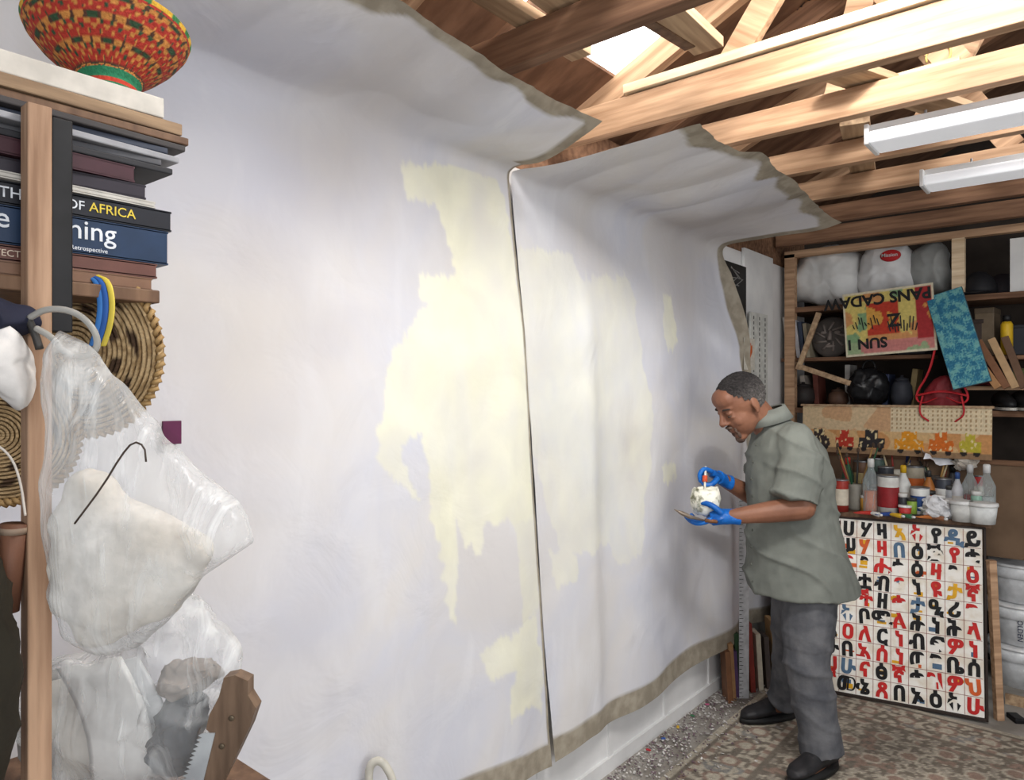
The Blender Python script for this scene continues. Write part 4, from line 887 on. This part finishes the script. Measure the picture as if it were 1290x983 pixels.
hd.ell((.012, 0, .03), (.098, .077, .09), 24); hd.ell((-.034, 0, -.03), (.060, .062, .085), 20); hd.ell((-.02, 0, -.05), (.064, .06, .052), 16)
hd.ell((-.066, 0, -.098), (.027, .028, .023), 12); hd.ell((-.07, 0, .031), (.024, .052, .012), 14); hd.ell((-.05, 0, .06), (.045, .06, .045), 14)
hd.tube([(-.086, 0, .03), (-.102, 0, .0), (-.115, 0, -.02)], [.008, .010, .0125], 10, smooth=1); hd.ell((-.111, 0, -.022), (.012, .010, .009), 10)
for s in (-1, 1):
    hd.ell((-.099, s*.013, -.024), (.011, .008, .007), 8); hd.ell((-.058, s*.034, -.03), (.026, .024, .028), 12)
    hd.ell((-.079, s*.031, .013), (.012, .018, .009), 8); hd.ell((-.077, s*.031, -.005), (.012, .018, .006), 8)
    hd.ell((.012, s*.079, -.002), (.018, .008, .03), 12, (0, 0, s*-.25)); hd.ell((.006, s*.079, -.028), (.010, .007, .011), 8)
hd.ell((-.087, 0, -.056), (.012, .020, .006), 10); hd.ell((-.085, 0, -.068), (.012, .018, .007), 10)
hd.xf(HM)
body = MB(); body.add(hd)
body.limb([g(975, 555, 3.13), g(964, 532, 3.12), HM @ V((.035, 0, -.03))], [.068, .062, .060])
body.loft([sec(a, b, y, d, h, .84) for a, b, y, d, h in torso], 20)
body.limb([SN, EN], [.055, .05]); body.limb([EN, EN*.55+WN*.45, WN], [.05, .046, .03])
body.limb([SF, EF], [.055, .048]); body.limb([EF, EF*.5+WF*.5, WF], [.048, .042, .03])
body.limb([WN, g(900, 651, 2.95)], [.028, .018]); body.limb([WF, g(904, 601, 3.15)], [.028, .016])
body.limb([hipN, kN, aN], [.09, .07, .045]); body.limb([hipF, kF, aF], [.08, .065, .045])
body.limb([aN, aN+V((-.08, -.06, -.03))], [.04, .03]); body.limb([aF, aF+V((-.1, -.0, -.04))], [.04, .03])
body.remesh(.005, 4).build('body', skin, r, True)
for s in (-1, 1):
    MB().ell((-.0795, s*.031, .003), (.0105, .0115, .0042), 12).xf(HM).build('eye', solid((96, 76, 64), .4), r, True)
    MB().ell((-.0880, s*.031, .0015), (.0035, .0045, .0032), 10).xf(HM).build('iris', solid((34, 22, 18), .3), r, True)
    MB().tube([(-.087, s*.014, .032), (-.091, s*.03, .036), (-.076, s*.05, .032)], [.0035, .0045, .003], 8, .8, 1).xf(HM).build('eyebrow', solid((56, 46, 42), .9), r, True)
MB().ell((-.097, 0, -.044), (.009, .025, .0065), 14).ell((-.076, 0, -.106), (.02, .02, .02), 14).ell((-.088, .024, -.06), (.006, .005, .014), 10).ell((-.088, -.024, -.06), (.006, .005, .014), 10).ell((-.082, .018, -.084), (.008, .01, .016), 10).ell((-.082, -.018, -.084), (.008, .01, .016), 10).remesh(.003, 1).disp(.0015, 160).xf(HM).build('beard', mat('beard_grey', (98, 80, 70), (78, 60, 52), 60, .95, .5), r, True)
hb = MB().ell((.014, 0, .031), (.103, .081, .094), 40); dl = []
for v in hb.bm.verts:
    x, z = v.co.x, v.co.z; th = .074 if x < -.06 else (.074-(x+.06)*1.1 if x < .0 else (.010-(x)*1.6))
    if z < max(th, -.055): dl.append(v)
bmesh.ops.delete(hb.bm, geom=dl, context='VERTS')
bmesh.ops.subdivide_edges(hb.bm, edges=hb.bm.edges[:], cuts=2, use_grid_fill=True)
hb.disp(.0028, 120)
hc = []
for v in hb.bm.verts: t = min(1, max(0, (v.co.z+.01)/.1)); f = .8+.5*noise.noise(v.co*160); hc.append(lin(tuple(max(0, min(255, (a*(1-t)+b*t)*f)) for a, b in zip((132, 126, 122), (56, 52, 52)))))
ho = hb.xf(HM).build('hair', vmat('hair_salt', .95, bump=.8, scale=160), r, True, recalc=False); setcol(ho, hc)
sh = MB(); sh.loft([sec(*t_) for t_ in torso], 28)
sh.limb([g(1000, 556, 3.0), g(1010, 590, 2.95)], [.086, .088]); sh.tube([g(1008, 580, 2.955), g(1007, 604, 2.93), g(1000, 631, 2.915)], [.086, .092, .1], 18)
sh.limb([g(984, 560, 3.27), g(965, 588, 3.34)], [.085, .085]); sh.tube([g(968, 582, 3.33), g(957, 604, 3.36)], [.085, .09], 16)
sh.remesh(.0075, 2)
sh.bm.normal_update()
for v in sh.bm.verts:
    q = v.co; w1 = q.z+q.x*.8; f = (1-abs(math.sin(w1*17+2.2*noise.noise(q*4))))**3*max(0, noise.noise(q*3+V((5, 1, 2)))+.3)
    v.co += v.normal*(.022*f-.004+.006*noise.noise(V((q.x*9, q.y*9, q.z*4)))+.003*noise.noise(q*26))
sh.build('shirt', shirtm, r, True)
c0 = g(967, 527, 3.12)
cl = MB(); vs = []
for i in range(33):
    a = PI*.86-2*PI*.86*i/32; d = V((math.cos(a), math.sin(a), 0)); lean = .022*math.cos(a)
    vs.append([cl.bm.verts.new(c0+d*.060+V((0, 0, .036+lean))), cl.bm.verts.new(c0+d*.070+V((0, 0, .042+lean))), cl.bm.verts.new(c0+d*.106+V((0, 0, -.012+lean-.014*(1-math.cos(a))*.6))), cl.bm.verts.new(c0+d*.098+V((0, 0, -.02+lean)))])
for a, b in zip(vs, vs[1:]):
    for k in range(3): cl.bm.faces.new((a[k], b[k], b[k+1], a[k+1]))
cl.build('collar', mat('collar_cloth', (128, 131, 124), (112, 115, 109), 9, .85, .25), r, True)
pw = MB()
for i in range(9):
    t_ = i/8; y_ = 560+t_*170; q = g(np.interp(y_, [549, 568, 600, 645, 690, 722, 743], [951, 946, 942, 945, 942, 942, 946]), y_, 3.02)
    pw.ell(q+V((.004, -.03, 0)), (.004, .006, .006), 8)
pw.build('buttons', solid((90, 92, 84)), r, True)
tr = MB(); tr.loft([sec(974, 1056, 700, 3.13, .13), sec(974, 1058, 722, 3.13, .15), sec(976, 1056, 752, 3.13, .15)], 24)
tr.tube([g(1020, 728, 3.07), g(1019, 770, 3.04), g(1016, 835, 3.0), g(1026, 890, 2.98), g(1036, 950, 2.955)], [.111, .116, .095, .086, .09], 18, smooth=2)
tr.tube([g(1006, 728, 3.21), g(1001, 770, 3.26), g(999, 808, 3.31), g(994, 850, 3.36), g(989, 884, 3.4)], [.108, .108, .092, .082, .082], 18, smooth=2)
tr.remesh(.0075, 2); tr.bm.normal_update()
for v in tr.bm.verts:
    q = v.co; k = 1 if q.z < .5 else .5
    f = (1-abs(math.sin(q.z*30+q.x*9+2*noise.noise(q*6))))**2.5*max(0, noise.noise(q*5)+.35)
    v.co += v.normal*k*(.016*f-.003+.006*noise.noise(q*9))
tr.build('trousers', jean, r, True)
def shoe(heel, ang, name='shoe'):
    d = V((math.cos(ang), math.sin(ang), 0)); s = V((-d.y, d.x, 0)); z = UP
    def S(t, w, h, zz=0): return (heel+d*t+z*(zz+h/2+.02), s*w, z*h/2)
    o = MB().loft([S(-.03, .02, .05), S(-.015, .036, .085), S(.04, .04, .1), S(.1, .041, .085), S(.16, .047, .062), S(.21, .045, .05), S(.245, .03, .038), S(.258, .012, .02)], 16).remesh(.006, 2).build(name, mat('shoe_black', (44, 42, 44), (28, 28, 30), 20, .5), r, True)
    MB().loft([(heel+d*.11+z*.004, d*.155, s*.05), (heel+d*.11+z*.024, d*.152, s*.048)], 24).build('sole', solid((30, 30, 30)), o, True)
    lc = MB()
    for k in range(4): q = heel+d*(.09+.025*k)+z*(.105-.011*k); lc.tube([q-s*.02, q+z*.004, q+s*.02], .003, 6)
    lc.build('laces', solid((60, 58, 58)), o, True)
hN = g(1046, 960, 2.97); hN.z = .01; hF = g(994, 895, 3.43); hF.z = .01
shoe(hN, PI+.55); shoe(hF, PI+.25)
def finger(mb, pts, rad): mb.limb(pts, [rad*1.05, rad, rad*.95, rad*.85][:len(pts)])
gn = MB()
gn.tube([WN+V((.03, 0, 0)), WN, g(908, 651, 2.945), g(896, 653, 2.96)], [.038, .034, .036, .034], 14, .8)
gn.loft([(g(912, 651, 2.945), V((0, .036, 0)), V((0, 0, .022))), (g(902, 653, 2.955), V((0, .044, 0)), V((0, 0, .02))), (g(893, 655, 2.965), V((0, .044, 0)), V((0, 0, .016)))], 14)
for k, (dx, L_) in enumerate([(0, 1.0), (-1, 1.1), (0, 1.05), (2, .85)]):
    dp = 2.925+.024*k; b = 895
    finger(gn, [g(b, 655, dp), g(b-12*L_, 660, dp+.004), g(b-22*L_, 659-k, dp+.012), g(b-28*L_, 652-k, dp+.02)], .0105)
finger(gn, [g(908, 646, 2.925), g(899, 638, 2.93), g(889, 634, 2.945), g(882, 633, 2.96)], .0125)
gn.remesh(.0032, 2).build('glove', glove, r, True)['label'] = 'blue glove cradling the paint cup from below'
gf = MB()
gf.tube([WF+V((.03, .01, -.01)), WF, g(905, 601, 3.16)], [.037, .033, .034], 14, .8)
gf.loft([(g(908, 603, 3.17), V((0, .034, 0)), V((.008, 0, .02))), (g(900, 598, 3.13), V((.006, .04, 0)), V((.008, 0, .019))), (g(894, 596, 3.11), V((.006, .038, 0)), V((.006, 0, .015)))], 14)
for k, L_ in enumerate([1.0, 1.05, 1.0, .85]):
    dp = 3.075+.022*k
    finger(gf, [g(896, 594, dp), g(887-k*.5, 590+k*.5, dp-.01), g(881+k, 597+k, dp-.018), g(882+k*1.5, 606+k, dp-.014)], .0105)
finger(gf, [g(903, 604, 3.07), g(898, 610, 3.05), g(891, 612, 3.05), g(886, 609, 3.055)], .0125)
gf.remesh(.0032, 2).build('glove', glove, r, True)['label'] = 'blue glove gripping the mixing spatula'
cr_, cg = camroot('paint_cup', 'white paint smeared cup held in the blue gloved left hand', 'cup', 889, 3.0, atd(889, 649, 3.0).z)
MB().lathe([(.03, 0), (.046, .012), (.058, .04), (.062, .07), (.058, .1), (.05, .115), (.046, .108), (.042, .08)], n=32).disp(.009, 32).build('cup_body', mat('smeared_paint', (234, 232, 218), (120, 120, 96), 34, .5, .3, lo=.52, hi=.66), cr_, True)
MB().lathe([(.048, .094), (.03, .104), (0, .102)], n=20).build('paint', solid((236, 232, 206), .3), cr_, True)
kr, kg = camroot('palette_knife', 'steel palette knife pointing left from under the paint cup', 'palette knife', 870, 2.93, atd(870, 650, 2.93).z)
a, b, c = kg(888, 656, 2.92), kg(868, 651, 2.9), kg(849, 642, 2.89)
MB().loft([(a, V((0, .004, 0)), V((.002, 0, .003))), (b, V((0, .02, 0)), V((.004, 0, .008))), ((b+c)/2, V((0, .018, 0)), V((.004, 0, .008))), (c, V((0, .003, 0)), V((0, 0, .001)))], 12).build('blade', solid((140, 126, 112), .35, .4), kr, True)
MB().tube([a, a+V((.05, 0, -.004))], .008, 10).build('handle', solid((120, 80, 50)), kr, True)
sr, sg = camroot('mixing_spatula', 'orange collared mixing spatula held in the upper glove', 'spatula', 889, 3.03, atd(889, 630, 3.03).z)
MB().tube([sg(888, 628, 3.03), sg(888, 605, 3.045), sg(889, 588, 3.07)], .005, 8).build('rod', solid((220, 216, 206)), sr, True)
MB().tube([sg(888, 607, 3.04), sg(888, 600, 3.05)], .011, 10).build('orange_collar', solid((206, 84, 50)), sr, True)

# ================================================================ LIGHTS, WORLD, CAMERA
def area(n, loc, tgt, sx, sy, e, col=(1, 1, 1), spread=None):
    l = bpy.data.lights.new(n, 'AREA'); l.shape = 'RECTANGLE'; l.size = sx; l.size_y = sy; l.energy = e; l.color = col
    if spread: l.spread = math.radians(spread)
    o = bpy.data.objects.new(n, l); C.objects.link(o); o.location = loc; o.rotation_euler = (V(tgt)-V(loc)).to_track_quat('-Z', 'Y').to_euler(); return o
area('skylight_or_fill_lamp', (-.15, 1.4, 3.18), (-.75, 2.0, 2.2), .8, .7, 88, (1, .985, .96))
area('skylight_or_fill_lamp', (-.1, 3.0, 3.1), (-.8, 3.0, 2.3), .6, 1.4, 13, (1, .98, .95))  # added fill under the closed roof to brighten ceiling timbers, no opening here
area('added_fill_light', (2.2, .2, 2.0), (-1.2, 2.6, 1.2), 2.2, 2.2, 60, (.98, .99, 1))  # large added fill from the right, out of view, no actual door there
area('added_fill_light', (.6, -1.0, 1.9), (-1.3, 1.6, 1.3), 1.6, 1.6, 11, (.97, .98, 1))  # weak added fill behind the camera, aimed at the left wall
l = bpy.data.lights.new('sun_shaft', 'SPOT'); l.energy = 110; l.spot_size = math.radians(34); l.spot_blend = 1; l.shadow_soft_size = .05; l.color = (1, .97, .92)
o = bpy.data.objects.new('sun_shaft', l); C.objects.link(o); o.location = (-.1, 1.25, 3.15); o.rotation_euler = (V((-.5, 2.08, 2.54))-o.location).to_track_quat('-Z', 'Y').to_euler()
w = bpy.data.worlds.new('World'); bpy.context.scene.world = w; w.use_nodes = True
w.node_tree.nodes['Background'].inputs[0].default_value = (.93, .96, 1, 1); w.node_tree.nodes['Background'].inputs[1].default_value = .52
cd = bpy.data.cameras.new('Camera'); cam = bpy.data.objects.new('Camera', cd); C.objects.link(cam)
cam.location = (0, 0, H); cam.rotation_euler = (PI/2, 0, A); cd.sensor_width = 36; cd.lens = F*36/1290; cd.clip_start = .02
bpy.context.scene.camera = cam
bpy.context.scene.view_settings.view_transform = 'Standard'
